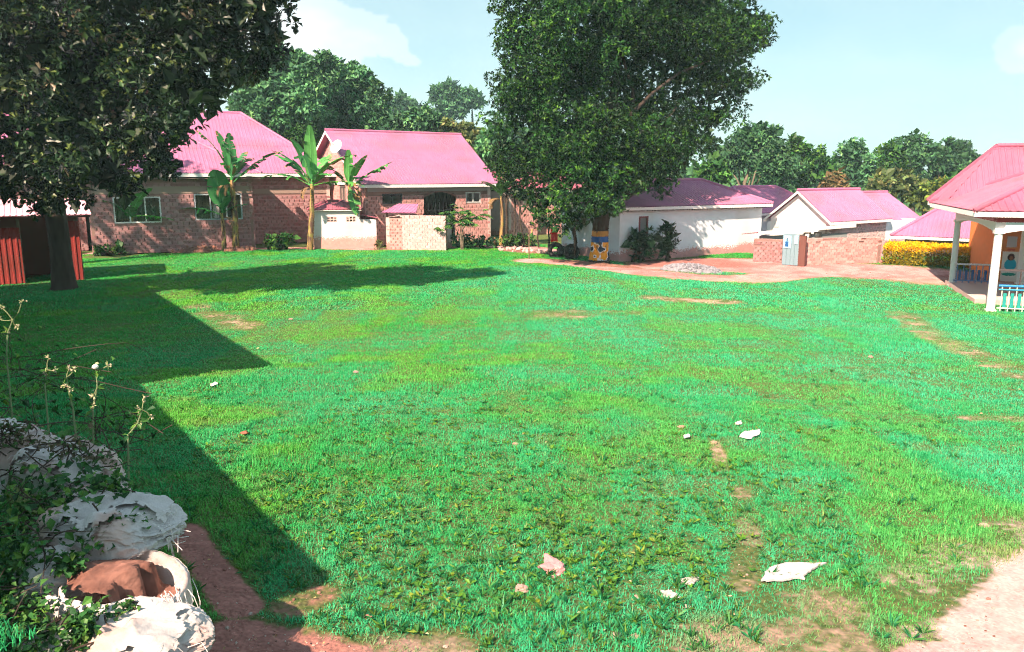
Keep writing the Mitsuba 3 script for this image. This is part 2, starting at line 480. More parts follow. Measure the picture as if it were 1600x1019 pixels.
def roof_plane(mb, O, e, up, poly, pitch=.2, lap=2.6):
    """ribbed metal sheets on the plane O + s e + t up, clipped to a convex polygon in (s, t); upper sheets lap over the lower ones"""
    e = np.asarray(e, float); up = np.asarray(up, float); nrm = np.cross(e, up); nrm /= np.linalg.norm(nrm)
    ss = [q[0] for q in poly]
    prof = sheet_profile(min(ss) + 1e-4, max(ss) - 1e-4, pitch)
    tmax = max(q[1] for q in poly)
    rows = np.arange(0, tmax, lap)
    for r, t0 in enumerate(rows):
        t1 = min(t0 + lap + .12, tmax)
        v, ht = [], []
        for s, h in prof:
            lo, hi = t_range(poly, s)
            lo, hi = max(lo, t0), min(hi, t1)
            if hi < lo: hi = lo
            ht.append(hi - lo)
            for t, dh in ((lo, .012 * (1 if r else 0)), (hi, 0.)):
                v.append(O + s * e + t * up + (h + dh + .004) * nrm)
        n = len(prof); v = np.array(v)
        i = np.arange(n - 1)
        f = np.stack([2 * i, 2 * i + 2, 2 * i + 3, 2 * i + 1], 1)
        ht = np.array(ht); keep = np.maximum(ht[i], ht[i + 1]) > 1e-3
        mb.add(v, f[keep])
    # underside
    vu = np.array([O + s * e + t * up - .02 * nrm for s, t in poly])
    mb.add(vu, np.array([[0, i, i + 1] for i in range(1, len(poly) - 1)]))


def bar(mb, a, b, w, h, col=(1, 1, 1), up=(0, 0, 1)):
    a, b = np.asarray(a, float), np.asarray(b, float); t = b - a; t /= np.linalg.norm(t)
    x = np.cross(t, up); x /= np.linalg.norm(x); y = np.cross(x, t)
    P = lambda c, i, j: c + x * w * i / 2 + y * h * j / 2
    mb.hexa([P(a, -1, -1), P(a, 1, -1), P(b, 1, -1), P(b, -1, -1), P(a, -1, 1), P(a, 1, 1), P(b, 1, 1), P(b, -1, 1)], col)


def ridge(mb, a, b, r=.085):
    mb.tube([a, (np.asarray(a) + b) / 2, b], r, 8)


def gable_roof(parent, fr, u0, u1, v0, v1, ze, zr, mat, fh=.2, overhang_ends=True, pitch=.2):
    """a ridge along u; fascia boards along the eaves, barge boards up the gables"""
    vm = (v0 + v1) / 2; run = (v1 - v0) / 2; sl = math.hypot(run, zr - ze)
    mb = MB()
    up_f = (fr.b * run + np.array([0, 0, zr - ze])) / sl
    up_b = (-fr.b * run + np.array([0, 0, zr - ze])) / sl
    L = u1 - u0
    roof_plane(mb, fr(u0, v0, ze), fr.a, up_f, [(0, 0), (L, 0), (L, sl), (0, sl)], pitch)
    roof_plane(mb, fr(u1, v1, ze), -fr.a, up_b, [(0, 0), (L, 0), (L, sl), (0, sl)], pitch)
    k = mb.put('roof', mat, parent)
    c = MB(); ridge(c, fr(u0, vm, zr + .02), fr(u1, vm, zr + .02)); c.put('ridge_cap', mat, k, smooth=True)
    for v, s in ((v0, -1), (v1, 1)):
        b = MB(); b.box(fr, u0, u1, *sorted((v, v + s * -.03)), ze - fh, ze - .025); b.put('fascia', 'mat_white', k)
    for u, s in ((u0, 1), (u1, -1)):
        b = MB()
        for va, vb in ((v0, vm), (v1, vm)):
            ua, ub = sorted((u, u + s * .03))
            lo = [fr(ua, va, ze - fh), fr(ub, va, ze - fh), fr(ub, vb, zr - fh), fr(ua, vb, zr - fh)]
            hi = [fr(ua, va, ze - .025), fr(ub, va, ze - .025), fr(ub, vb, zr - .025), fr(ua, vb, zr - .025)]
            b.hexa(lo + hi if va < vb else [lo[1], lo[0], lo[3], lo[2], hi[1], hi[0], hi[3], hi[2]])
        b.put('barge_board', 'mat_white', k)
    return k


def hip_roof(parent, fr, u0, u1, v0, v1, ze, zr, mat, fh=.2, hips=(True, True), pitch=.2, bare=None):
    vm = (v0 + v1) / 2; run = (v1 - v0) / 2; sl = math.hypot(run, zr - ze); L = u1 - u0
    hl = run if hips[0] else 0; hr = run if hips[1] else 0
    H = np.array([0, 0, zr - ze])
    mb = MB()
    roof_plane(mb, fr(u0, v0, ze), fr.a, (fr.b * run + H) / sl, [(0, 0), (L, 0), (L - hr, sl), (hl, sl)], pitch)
    roof_plane(mb, fr(u1, v1, ze), -fr.a, (-fr.b * run + H) / sl, [(0, 0), (L, 0), (L - hl, sl), (hr, sl)], pitch)
    W = v1 - v0
    if hips[0]: roof_plane(mb, fr(u0, v1, ze), -fr.b, (fr.a * run + H) / sl, [(0, 0), (W, 0), (W / 2, sl)], pitch)
    if hips[1]: roof_plane(mb, fr(u1, v0, ze), fr.b, (-fr.a * run + H) / sl, [(0, 0), (W, 0), (W / 2, sl)], pitch)
    k = mb.put('roof', mat, parent)
    c = MB(); A, B = fr(u0 + hl, vm, zr + .02), fr(u1 - hr, vm, zr + .02)
    if np.linalg.norm(A - B) > .05: ridge(c, A, B)
    for q, on, P in ((u0, hips[0], A), (u1, hips[1], B)):
        if on:
            for v in (v0, v1):
                if (q, v) != bare: ridge(c, fr(q, v, ze + .02), P)
    c.put('ridge_cap', mat, k, smooth=True)
    b = MB(); b.box(fr, u0, u1, v0, v0 + .03, ze - fh, ze - .025); b.put('fascia', 'mat_white', k)
    b = MB(); b.box(fr, u0, u1, v1 - .03, v1, ze - fh, ze - .025); b.put('fascia', 'mat_white', k)
    for q, s in ((u0, 1), (u1, -1)):
        a_, b_ = sorted((q, q + s * .03))
        b = MB(); b.box(fr, a_, b_, v0 + .032, v1 - .032, ze - fh, ze - .025); b.put('fascia', 'mat_white', k)
    return k


def cells(L, H, openings):
    us = sorted({0., L, *[o[0] for o in openings], *[o[1] for o in openings]})
    us = [u for u in us if 0 <= u <= L]
    out = []
    for a, b in zip(us[:-1], us[1:]):
        spans = sorted((o[2], o[3]) for o in openings if o[0] < b - 1e-6 and o[1] > a + 1e-6)
        z = 0.
        for z0, z1 in spans:
            if z0 > z + 1e-6: out.append((a, b, z, z0))
            z = max(z, z1)
        if z < H - 1e-6: out.append((a, b, z, H))
    return out


BRICKS = {}


def brick_pieces(tones):
    """a few brick blocks, each a rounded lump of its own tone, one unit in size"""
    if tones in BRICKS: return BRICKS[tones]
    r = np.random.default_rng(5); out = []
    for k in range(6):
        c = np.array(tones[0]) * (1 - k / 5) + np.array(tones[1]) * k / 5
        c = c * r.uniform(.8, 1.15)
        mb = MB()
        e = .045
        q = [(0, 0), (1, 0), (1, 1), (0, 1)]
        v = [(x, 0, z) for x, z in ((e, e), (1 - e, e), (1 - e, 1 - e), (e, 1 - e))] + [(x, .18, z) for x, z in q] + [(x, 1, z) for x, z in q]
        v = np.array(v, float) + r.normal(0, .012, (12, 3))
        f = [[0, 1, 2, 3]] + [[i, i + 4, (i + 1) % 4 + 4, (i + 1) % 4] for i in range(4)] + [[i + 4, i + 8, (i + 1) % 4 + 8, (i + 1) % 4 + 4] for i in range(4)]
        cc = np.tile(c, (12, 1))
        ft = np.array(f); ft = np.vstack([ft[:, [0, 1, 2]], ft[:, [0, 2, 3]]])
        out.append((v, np.array(f), cc, dressed(v, ft, cc, 'mat_brick')))
    BRICKS[tones] = out
    return out


PINK_BRICK = ((.30, .145, .15), (.44, .265, .275))
RED_BRICK = ((.47, .22, .21), (.62, .38, .36))
PALE_BRICK = ((.50, .37, .37), (.62, .51, .51))


def brick_wall(parent, fr, L, H, openings=(), bl=.29, bh=.20, gap=.046, bed=.055, z0=0., thick=.2, ztop=None, tones=PINK_BRICK, seed=0, pieces=0, bands=(), ragged=0.):
    """a wall on the line v = 0 facing -v: core, mortar beds, and bricks standing proud with open upright joints. pieces: how many bricks are entries of their own.
    ztop(u): the wall's top; bands: (z0, z1) left to a concrete lintel"""
    r = np.random.default_rng(seed)
    ops = [(o[0], o[1], o[2] - z0, o[3] - z0) for o in openings]
    core = MB()
    d = .05
    if ztop is None:
        for a, b, c, e in cells(L, H, ops): core.box(fr, a, b, d, thick, z0 + c, z0 + e)
    else:
        us = sorted({*np.linspace(0, L, 25), *[o[0] for o in openings], *[o[1] for o in openings]})
        for a, b in zip(us[:-1], us[1:]):
            lo = z0
            for o in sorted((o for o in openings if o[0] < b - 1e-6 and o[1] > a + 1e-6), key=lambda o: o[2]):
                core.box(fr, a, b, d, thick, lo, o[2]); lo = o[3]
            core.hexa([fr(a, d, lo), fr(b, d, lo), fr(b, thick, lo), fr(a, thick, lo), fr(a, d, ztop(a)), fr(b, d, ztop(b)), fr(b, thick, ztop(b)), fr(a, thick, ztop(a))])
    wall = core.put('wall', 'mat_mortar', parent)
    beds, rest, made = MB(), MB(), []
    P = brick_pieces(tones)
    rows = int(H / bh) if ztop is None else int(max(ztop(u) - z0 for u in np.linspace(0, L, 40)) / bh)
    for k in range(rows):
        za, zb = z0 + k * bh, z0 + (k + 1) * bh
        if any(za < b1 - .02 and zb > b0 + .02 for b0, b1 in bands): continue
        blocked = sorted((o[0], o[1]) for o in openings if o[2] < zb - .03 and o[3] > za + .03)
        u = -(k % 2) * bl / 2 + r.uniform(-.03, .03)
        ua, ub = 0., L
        if ztop is not None:
            ok = [x for x in np.linspace(0, L, 200) if ztop(x) > zb]
            if not ok: continue
            ua, ub = ok[0], ok[-1]
        if ragged and k == rows - 1: pass
        spans = []
        x = ua
        for o0, o1 in blocked:
            if o0 > x: spans.append((x, min(o0, ub)))
            x = max(x, o1)
        if x < ub: spans.append((x, ub))
        for s0, s1 in spans:
            if s1 - s0 < .06: continue
            beds.box(fr, s0, s1, .010, .06, zb - bed, zb + .001 * (k % 3), tuple(np.array(tones[0]) * .55 + np.array(tones[1]) * .5))
            u = s0 - (k % 2) * bl / 2
            while u < s1 - .03:
                b0, b1 = max(u + gap / 2, s0), min(u + bl - gap / 2, s1)
                u += bl * (1 + r.normal(0, .02))
                if b1 - b0 < .04: continue
                if ragged and k >= rows - 2 and r.random() < ragged: continue
                made.append((b0, b1, za, zb - bed, r.normal(0, .005), r.integers(6)))
    order = r.permutation(len(made)) if pieces >= len(made) else np.arange(len(made))
    for m, i in enumerate(order):
        b0, b1, za, zb, dv, kind = made[i]
        v, f, cc, shp = P[kind]
        A = np.eye(4)
        A[:3, 0] = fr.a * (b1 - b0); A[:3, 1] = fr.b * .09; A[:3, 2] = [0, 0, zb - za]; A[:3, 3] = fr(b0, dv, za)
        if m < pieces:
            scene[key_of('brick', wall)] = {**shp, 'to_world': T4(A)}
        else:
            rest.add(v @ A[:3, :3].T + A[:3, 3], f, cc)
    beds.put('mortar', 'mat_brick', wall, kind='stuff')
    if rest.v: rest.put('brickwork', 'mat_brick', wall, kind='stuff')
    return wall


def plain_wall(parent, fr, L, H, openings=(), z0=0., thick=.2, mat='mat_white_plaster', ztop=None):
    mb = MB()
    if ztop is None:
        for a, b, c, e in cells(L, H, [(o[0], o[1], o[2] - z0, o[3] - z0) for o in openings]): mb.box(fr, a, b, 0, thick, z0 + c, z0 + e)
    else:
        n = 12
        for i in range(n):
            a, b = L * i / n, L * (i + 1) / n
            mb.hexa([fr(a, 0, z0), fr(b, 0, z0), fr(b, thick, z0), fr(a, thick, z0), fr(a, 0, ztop(a)), fr(b, 0, ztop(b)), fr(b, thick, ztop(b)), fr(a, thick, ztop(a))])
    return mb.put('wall', mat, parent)


def window(parent, fr, u0, u1, z0, z1, cols=3, col=(.78, .76, .78), open_leaf=None, v=.04, label=None, transom=.0, bars=False):
    w = key_of('window', parent)
    if label: tag(w, label)
    fm = MB(); t = .07
    fm.box(fr, u0, u1, v, v + .08, z0, z0 + t, col); fm.box(fr, u0, u1, v, v + .08, z1 - t, z1, col)
    fm.box(fr, u0, u0 + t, v, v + .08, z0 + t, z1 - t, col); fm.box(fr, u1 - t, u1, v, v + .08, z0 + t, z1 - t, col)
    for i in range(1, cols):
        u = u0 + (u1 - u0) * i / cols
        fm.box(fr, u - t * .45, u + t * .45, v + .004, v + .076, z0 + t, z1 - t, col)
    if transom:
        zt = z1 - (z1 - z0) * transom
        fm.box(fr, u0 + t, u1 - t, v + .008, v + .07, zt - .025, zt + .025, col)
    fm.put('frame', 'mat_paint', w)
    for i in range(cols):
        ua, ub = u0 + (u1 - u0) * i / cols + t * .5, u0 + (u1 - u0) * (i + 1) / cols - t * .5
        g = MB(); P = [fr(ua, v + .04, z0 + t * .8), fr(ub, v + .04, z0 + t * .8), fr(ub, v + .04, z1 - t * .8), fr(ua, v + .04, z1 - t * .8)]
        g.add(P, [[0, 1, 2, 3]]); g.put('pane', 'mat_glass', w)
    if bars:
        b = MB()
        for i in range(1, int((u1 - u0) / .14)):
            b.tube([fr(u0 + i * .14, v + .14, z0), fr(u0 + i * .14, v + .14, z1)], .008, 5, (.05, .05, .06))
        b.put('grille', 'mat_matte', w)
    return w


def room(parent, fr, u0, u1, v0, v1, z0, z1):
    """the dim inner room behind the openings: floor, back wall and ceiling board"""
    mb = MB(); c = (.22, .17, .15)
    mb.box(fr, u0, u1, v1 - .1, v1, z0, z1, c); mb.box(fr, u0, u1, v0 + .25, v1 - .1, z0 - .1, z0, c); mb.box(fr, u0, u1, v0 + .25, v1 - .1, z1, z1 + .06, c)
    mb.box(fr, u0, u0 + .1, v0 + .25, v1 - .1, z0, z1, c); mb.box(fr, u1 - .1, u1, v0 + .25, v1 - .1, z0, z1, c)
    return mb.put('inner_room', 'mat_matte', parent)

# ------------------------------------------------------------------ houses
# ---- left brick house: long hipped block with a wing in front
P0 = np.array([-14.1, 44.3, 0])
LYAW = 27
def left_house():
    k = thing('brick_house', 'long brick house with pink hipped roof behind the tall banana plants on the left', 'house')
    w0 = frame(P0, LYAW)
    Lw = 8.0
    fw = frame(w0(-Lw, 0), LYAW)
    fw0 = frame(fw(0, 0, 0), LYAW)
    def upx(px):            # distance along the wing front at a photo column
        r = (px - 800) / F; o, a = fw.o, fw.a
        return (r * o[1] - o[0]) / (a[0] - r * a[1])
    a0, a1, b0, b1 = upx(183), upx(257), upx(309), upx(383)
    ops = [(a0, a1, 1.55, 2.88), (b0, b1, 1.62, 3.0)]
    brick_wall(k, fw, Lw, 3.75, ops, seed=1, pieces=290, bands=[(3.02, 3.42)])
    mb = MB(); mb.box(fw, 0, Lw, .012, .19, 3.03, 3.41, (.33, .24, .21)); mb.put('lintel_beam', 'mat_brick', k)
    window(k, fw, a0, a1, 1.55, 2.88, 3, label='white framed window of three panes', bars=True)
    window(k, fw, b0, b1, 1.62, 3.0, 3, (.40, .46, .52), label='blue grey framed window of three panes', bars=True)
    # pale curtain pieces behind the second window
    mb = MB()
    for i in range(10):
        u = b0 + .95 + i * .03
        mb.box(fw, u, u + .03, .22 + .02 * (i % 2), .235 + .02 * (i % 2), 1.7, 2.9, (.70, .62, .68))
    mb.put('curtain', 'mat_matte', k)
    side = frame(fw(0, 3.2), LYAW - 90); brick_wall(k, side, 3.2, 3.75, seed=2)
    fs = frame(fw(Lw, 0), LYAW + 90); brick_wall(k, fs, 3.0, 3.75, seed=3)
    fm = frame(w0(-22, 3.0), LYAW)
    brick_wall(k, frame(fm(22, 0), LYAW), 5.0, 3.85, [], seed=4, bands=[(2.9, 3.2)])
    mb = MB(); mb.box(fm, 22, 27, .012, .19, 2.91, 3.19, (.33, .24, .21)); mb.put('lintel_beam', 'mat_brick', k)
    brick_wall(k, fm, 13.8, 3.85, [(3, 4.2, 1.5, 2.8), (8, 9.2, 1.5, 2.8)], seed=5)
    fe = frame(fm(27, 0), LYAW + 90); plain_wall(k, fe, 8.5, 3.85, mat='mat_cream_plaster')
    fb = frame(fm(0, 8.5), LYAW); plain_wall(k, fb, 27, 3.85, mat='mat_cream_plaster')
    fl = frame(fm(0, 8.5), LYAW - 90); plain_wall(k, fl, 8.5, 3.85, mat='mat_cream_plaster')
    room(k, fw, .1, Lw - .1, 0, 3.0, .3, 3.6)
    room(k, fm, .1, 26.9, .05, 6.0, .3, 3.7)
    hip_roof(k, fm, -.6, 27.5, -.5, 9.0, 4.08, 7.72, 'mat_roof')
    fr2 = frame(fw(0, 0, 0), LYAW)
    # wing roof: hips forward out of the main slope
    ww = Lw + .9
    zr = 4.08 + 2.6
    mb = MB(); run = ww / 2; H = np.array([0, 0, zr - 4.08]); sl = math.hypot(run, H[2])
    O = fw(-.45, -.45, 4.08)
    roof_plane(mb, O, fw.a, (fw.b * run + H) / sl, [(0, 0), (ww, 0), (ww / 2, sl)])
    depth = 6.2
    roof_plane(mb, O + fw.b * depth, -fw.b, (fw.a * run + H) / sl, [(0, 0), (depth, 0), (depth - run, sl), (0, sl)])
    roof_plane(mb, O + fw.a * ww, fw.b, (-fw.a * run + H) / sl, [(0, 0), (depth, 0), (depth, sl), (run, sl)])
    r = mb.put('wing_roof', 'mat_roof', k)
    c = MB(); A = O + fw.a * run + fw.b * run + H + [0, 0, .02]
    ridge(c, O + [0, 0, .02], A); ridge(c, O + fw.a * ww + [0, 0, .02], A); ridge(c, A, A + fw.b * (depth - run)); c.put('ridge_cap', 'mat_roof', r, smooth=True)
    b = MB(); b.box(fw, -.45, Lw + .45, -.48, -.45, 3.88, 4.06); b.put('fascia', 'mat_white', r)
    b = MB(); b.box(fw, Lw + .45, Lw + .48, -.48, 2.6, 3.88, 4.06); b.put('fascia', 'mat_white', r)
    b = MB(); b.box(fw, -.48, -.45, -.48, 2.6, 3.88, 4.06); b.put('fascia', 'mat_white', r)
    sf = MB(); sf.box(fw, -.45, Lw + .45, -.44, .1, 3.80, 3.83, (.30, .24, .22)); sf.put('soffit', 'mat_matte', r)


left_house()

# ---- middle brick house with the wide gable roof
C0 = np.array([-8.3, 45.8, 0])
def middle_house():
    k = thing('brick_house', 'brick house with wide pink gabled roof and arched porch, left of the central tree', 'house')
    f = frame(C0, 35); L, D, ze, zr = 8.5, 8.5, 3.47, 6.6

    def upx(px):
        r = (px - 800) / F
        return (r * f.o[1] - f.o[0]) / (f.a[0] - r * f.a[1])
    w0, w1 = upx(600), upx(631)
    p0, p1 = upx(664), upx(714)
    v0, v1 = upx(729), upx(752)
    ops = [(w0, w1, 2.35, 2.92), (p0, p1, .15, 2.75), (v0, v1, 2.3, 2.95)]
    arch = lambda u: 2.75 + .30 * (1 - ((u - (p0 + p1) / 2) / ((p1 - p0) / 2)) ** 2)
    brick_wall(k, f, L, 3.42, ops + [(p0 + .12, p1 - .12, 2.7, 2.9), (p0 + .45, p1 - .45, 2.8, 3.0)], seed=11, pieces=290, tones=RED_BRICK, bands=[(2.96, 3.28)])
    mb = MB(); mb.box(f, 0, L, .01, .19, 3.03, 3.28, (.36, .34, .36)); mb.put('lintel_beam', 'mat_brick', k)
    # arched ring over the porch opening
    mb = MB(); n = 16
    for i in range(n):
        a, b = p0 + (p1 - p0) * i / n, p0 + (p1 - p0) * (i + 1) / n
        za, zb = arch(a), arch(b)
        mb.hexa([f(a, -.03, za - .07), f(b, -.03, zb - .07), f(b, .21, zb - .07), f(a, .21, za - .07), f(a, -.03, za), f(b, -.03, zb), f(b, .21, zb), f(a, .21, za)], (.30, .16, .15))
    mb.put('arch', 'mat_brick', k)
    # steel grille and a dark door in the porch
    mb = MB()
    for i in range(9):
        u = p0 + .08 + (p1 - p0 - .16) * i / 8
        mb.tube([f(u, .12, .2), f(u, .12, arch(u) - .07)], .012, 5, (.03, .03, .04))
    for z in (1.0, 1.9): mb.tube([f(p0, .12, z), f(p1, .12, z)], .012, 5, (.03, .03, .04))
    mb.put('grille', 'mat_matte', k)
    dm = MB(); dm.box(f, p0 + .2, p0 + 1.1, 1.6, 1.65, .15, 2.2, (.10, .05, .04)); dm.put('door', 'mat_paint', k)
    window(k, f, w0, w1, 2.35, 2.92, 2, (.06, .06, .07))
    window(k, f, v0, v1, 2.3, 2.95, 2, (.6, .6, .6))
    room(k, f, .1, L - .1, .05, 4.5, .12, 3.35)
    g = frame(f(0, D), -55)
    zt = lambda u: ze - .1 + (zr - ze) * (1 - abs(u - D / 2) / (D / 2)) - .05
    brick_wall(k, g, D, 6, [(5.0, 5.9, 2.2, 3.35), (2.2, 3.0, 2.3, 2.7)], seed=12, pieces=0, ztop=zt, tones=RED_BRICK)
    # tall window of the gable end with a rounded brick arch, and a small vent
    window(k, g, 5.0, 5.9, 2.2, 3.35, 2, (.12, .10, .10)); window(k, g, 2.2, 3.0, 2.3, 2.7, 1, (.12, .10, .10))
    a = np.linspace(0, np.pi, 11); m = MB()
    for t0, t1 in zip(a[:-1], a[1:]):
        q = lambda r_, t: (5.45 + r_ * math.cos(t), 3.35 + r_ * .35 * math.sin(t))
        (ua, za), (ub, zb), (uc, zc), (ud, zd_) = q(.62, t0), q(.62, t1), q(.47, t1), q(.47, t0)
        m.hexa([g(ud, -.03, zd_), g(uc, -.03, zc), g(uc, .03, zc), g(ud, .03, zd_), g(ua, -.03, za), g(ub, -.03, zb), g(ub, .03, zb), g(ua, .03, za)], (.42, .20, .18))
    m.put('arch', 'mat_brick', k)
    h = frame(f(L, 0), 125); zt2 = lambda u: ze - .1 + (zr - ze) * (1 - abs(u - D / 2) / (D / 2)) - .05
    plain_wall(k, h, D, 6, mat='mat_cream_plaster', ztop=zt2)
    bk = frame(f(0, D), 35); plain_wall(k, bk, L, 3.4, mat='mat_cream_plaster')
    r = gable_roof(k, f, -.45, L + .5, -.35, D + .35, ze, zr, 'mat_roof')
    b = MB(); b.box(g, 0.3, D - .3, -.06, -.02, 3.42, 3.60); b.put('tie_fascia', 'mat_white', k)
    # satellite dish on the barge
    t = thing('satellite_dish', 'pale satellite dish fixed to the left gable of the middle brick house', 'satellite dish')
    mb = MB(); rr = np.linspace(0, .42, 6); an = np.arange(20) / 20 * 2 * np.pi
    ctr = f(-.62, 2.1, 5.55); zd = np.array([-.5, -.75, .42]); zd /= np.linalg.norm(zd); xd = np.cross(zd, [0, 0, 1]); xd /= np.linalg.norm(xd); yd = np.cross(xd, zd)
    V = [ctr]; Fc = []
    for i, q in enumerate(rr[1:]):
        for t_ in an: V.append(ctr + xd * q * math.cos(t_) + yd * q * math.sin(t_) + zd * q * q * .6)
    for j in range(20): Fc.append([0, 1 + j, 1 + (j + 1) % 20])
    for i in range(4):
        for j in range(20):
            a_, b_, c_, d_ = 1 + i * 20 + j, 1 + i * 20 + (j + 1) % 20, 1 + (i + 1) * 20 + (j + 1) % 20, 1 + (i + 1) * 20 + j
            Fc += [[a_, d_, c_], [a_, c_, b_]]
    mb.add(V, Fc, (.62, .62, .64)); mb.put('dish', 'mat_paint', t, smooth=True)
    mb = MB(); mb.tube([ctr, ctr - zd * .12, f(-.42, 2.2, 5.2)], .025, 6, (.3, .3, .32)); mb.put('arm', 'mat_paint', t)
    mb = MB(); mb.tube([ctr + yd * -.38, ctr + zd * .35], .012, 5, (.3, .3, .32)); mb.tube([ctr + zd * .33, ctr + zd * .42], .035, 6, (.2, .2, .2)); mb.put('receiver', 'mat_paint', t)


middle_house()


# ---- white plastered house on the right of the tree
W1 = np.array([5.05, 37.9, 0.])
def white_house():
    k = thing('plastered_house', 'white plastered house with low pink hipped roof, half in the shade of the central tree', 'house')
    f = frame(W1, 31); L, D = 9.8, 4.6
    door = (1.15, 1.72, .62, 2.05)
    plain_wall(k, f, L - .3, 2.56, [door], z0=-.25)
    for fr_, l in ((frame(f(0, D), -59), D), (frame(f(L - .3, 0), 121), D), (frame(f(0, D), 31), L - .3)):
        plain_wall(k, fr_, l, 2.56, z0=-.25)
    d = key_of('shutter', k)
    mb = MB(); mb.box(f, door[0], door[1], .06, .1, door[2], door[3], (.20, .19, .20)); mb.put('panel', 'mat_paint', d)
    mb = MB(); t = .07; c = (.22, .05, .06)
    mb.box(f, door[0], door[0] + t, -.02, .05, door[2], door[3], c); mb.box(f, door[1] - t, door[1], -.02, .05, door[2], door[3], c); mb.box(f, door[0] + t, door[1] - t, -.02, .05, door[3] - t, door[3], c)
    mb.put('frame', 'mat_paint', d)
    mb = MB(); mb.box(f, -.35, L + .0, -.3, D + .3, 2.31, 2.33, (.12, .12, .13)); mb.put('soffit', 'mat_matte', k)
    hip_roof(k, f, -.4, L + .1, -.36, D + .36, 2.52, 3.73, 'mat_roof', fh=.17)


white_house()


# ---- gabled house with a white gable wall, right
G0 = np.array([16.1, 41.0, 0.])
def gable_house():
    k = thing('gabled_house', 'house with bright white gable wall and pink roof behind the brick yard wall', 'house')
    f = frame(G0, 35); D = 3.6; L = 9.0; ze, zr = 1.66, 3.2
    g = frame(f(0, D), -55)
    zt = lambda u: ze - .12 + (zr - ze) * (1 - abs(u - D / 2) / (D / 2 + .25))
    plain_wall(k, g, D, 4, z0=-1.3, mat='mat_gable_plaster', ztop=zt)
    brick_wall(k, f, 5.2, 2.75, seed=21, z0=-1.25, tones=PALE_BRICK, bl=.26, bh=.17)
    plain_wall(k, frame(f(5.2, 0), 35), L - 5.2, 2.75, z0=-1.25)
    plain_wall(k, frame(f(0, D), 35), L, 2.75, z0=-1.25)
    plain_wall(k, frame(f(L, 0), 125), D, 2.75, z0=-1.25)
    gable_roof(k, f, -.3, 5.3, -.26, D + .26, ze, zr, 'mat_roof', fh=.16)
    # little vent louvre low on the gable
    mb = MB(); mb.box(g, .25, .6, -.03, -.002, 1.2, 1.42, (.45, .47, .5)); mb.put('vent', 'mat_paint', k)
    # rear range stepping down behind
    hb = thing('rear_house', 'house behind the white gabled house, its pink roof running on to the right', 'house')
    q = frame(f(4.6, 1.5), 35)
    plain_wall(hb, q, 6.6, 2.6, z0=-1.3); plain_wall(hb, frame(q(6.6, 0), 125), 4, 2.6, z0=-1.3); plain_wall(hb, frame(q(0, 4), 35), 6.6, 2.6, z0=-1.3)
    gable_roof(hb, q, -.2, 6.4, -.5, 4.5, 1.35, 2.95, 'mat_roof', fh=.16)
    hc = thing('back_house', 'house with a long pink roof seen between the white house and the gabled house', 'house')
    q = frame(np.array([13.2, 47.5, 0]), 35)
    plain_wall(hc, q, 8, 2.8, z0=-1.3); plain_wall(hc, frame(q(0, 4), -55), 4, 2.8, z0=-1.3); plain_wall(hc, frame(q(0, 4), 35), 8, 2.8, z0=-1.3); plain_wall(hc, frame(q(8, 0), 125), 4, 2.8, z0=-1.3)
    hip_roof(hc, q, -.4, 8.4, -.4, 4.4, 1.75, 3.25, 'mat_roof', fh=.16)


gable_house()


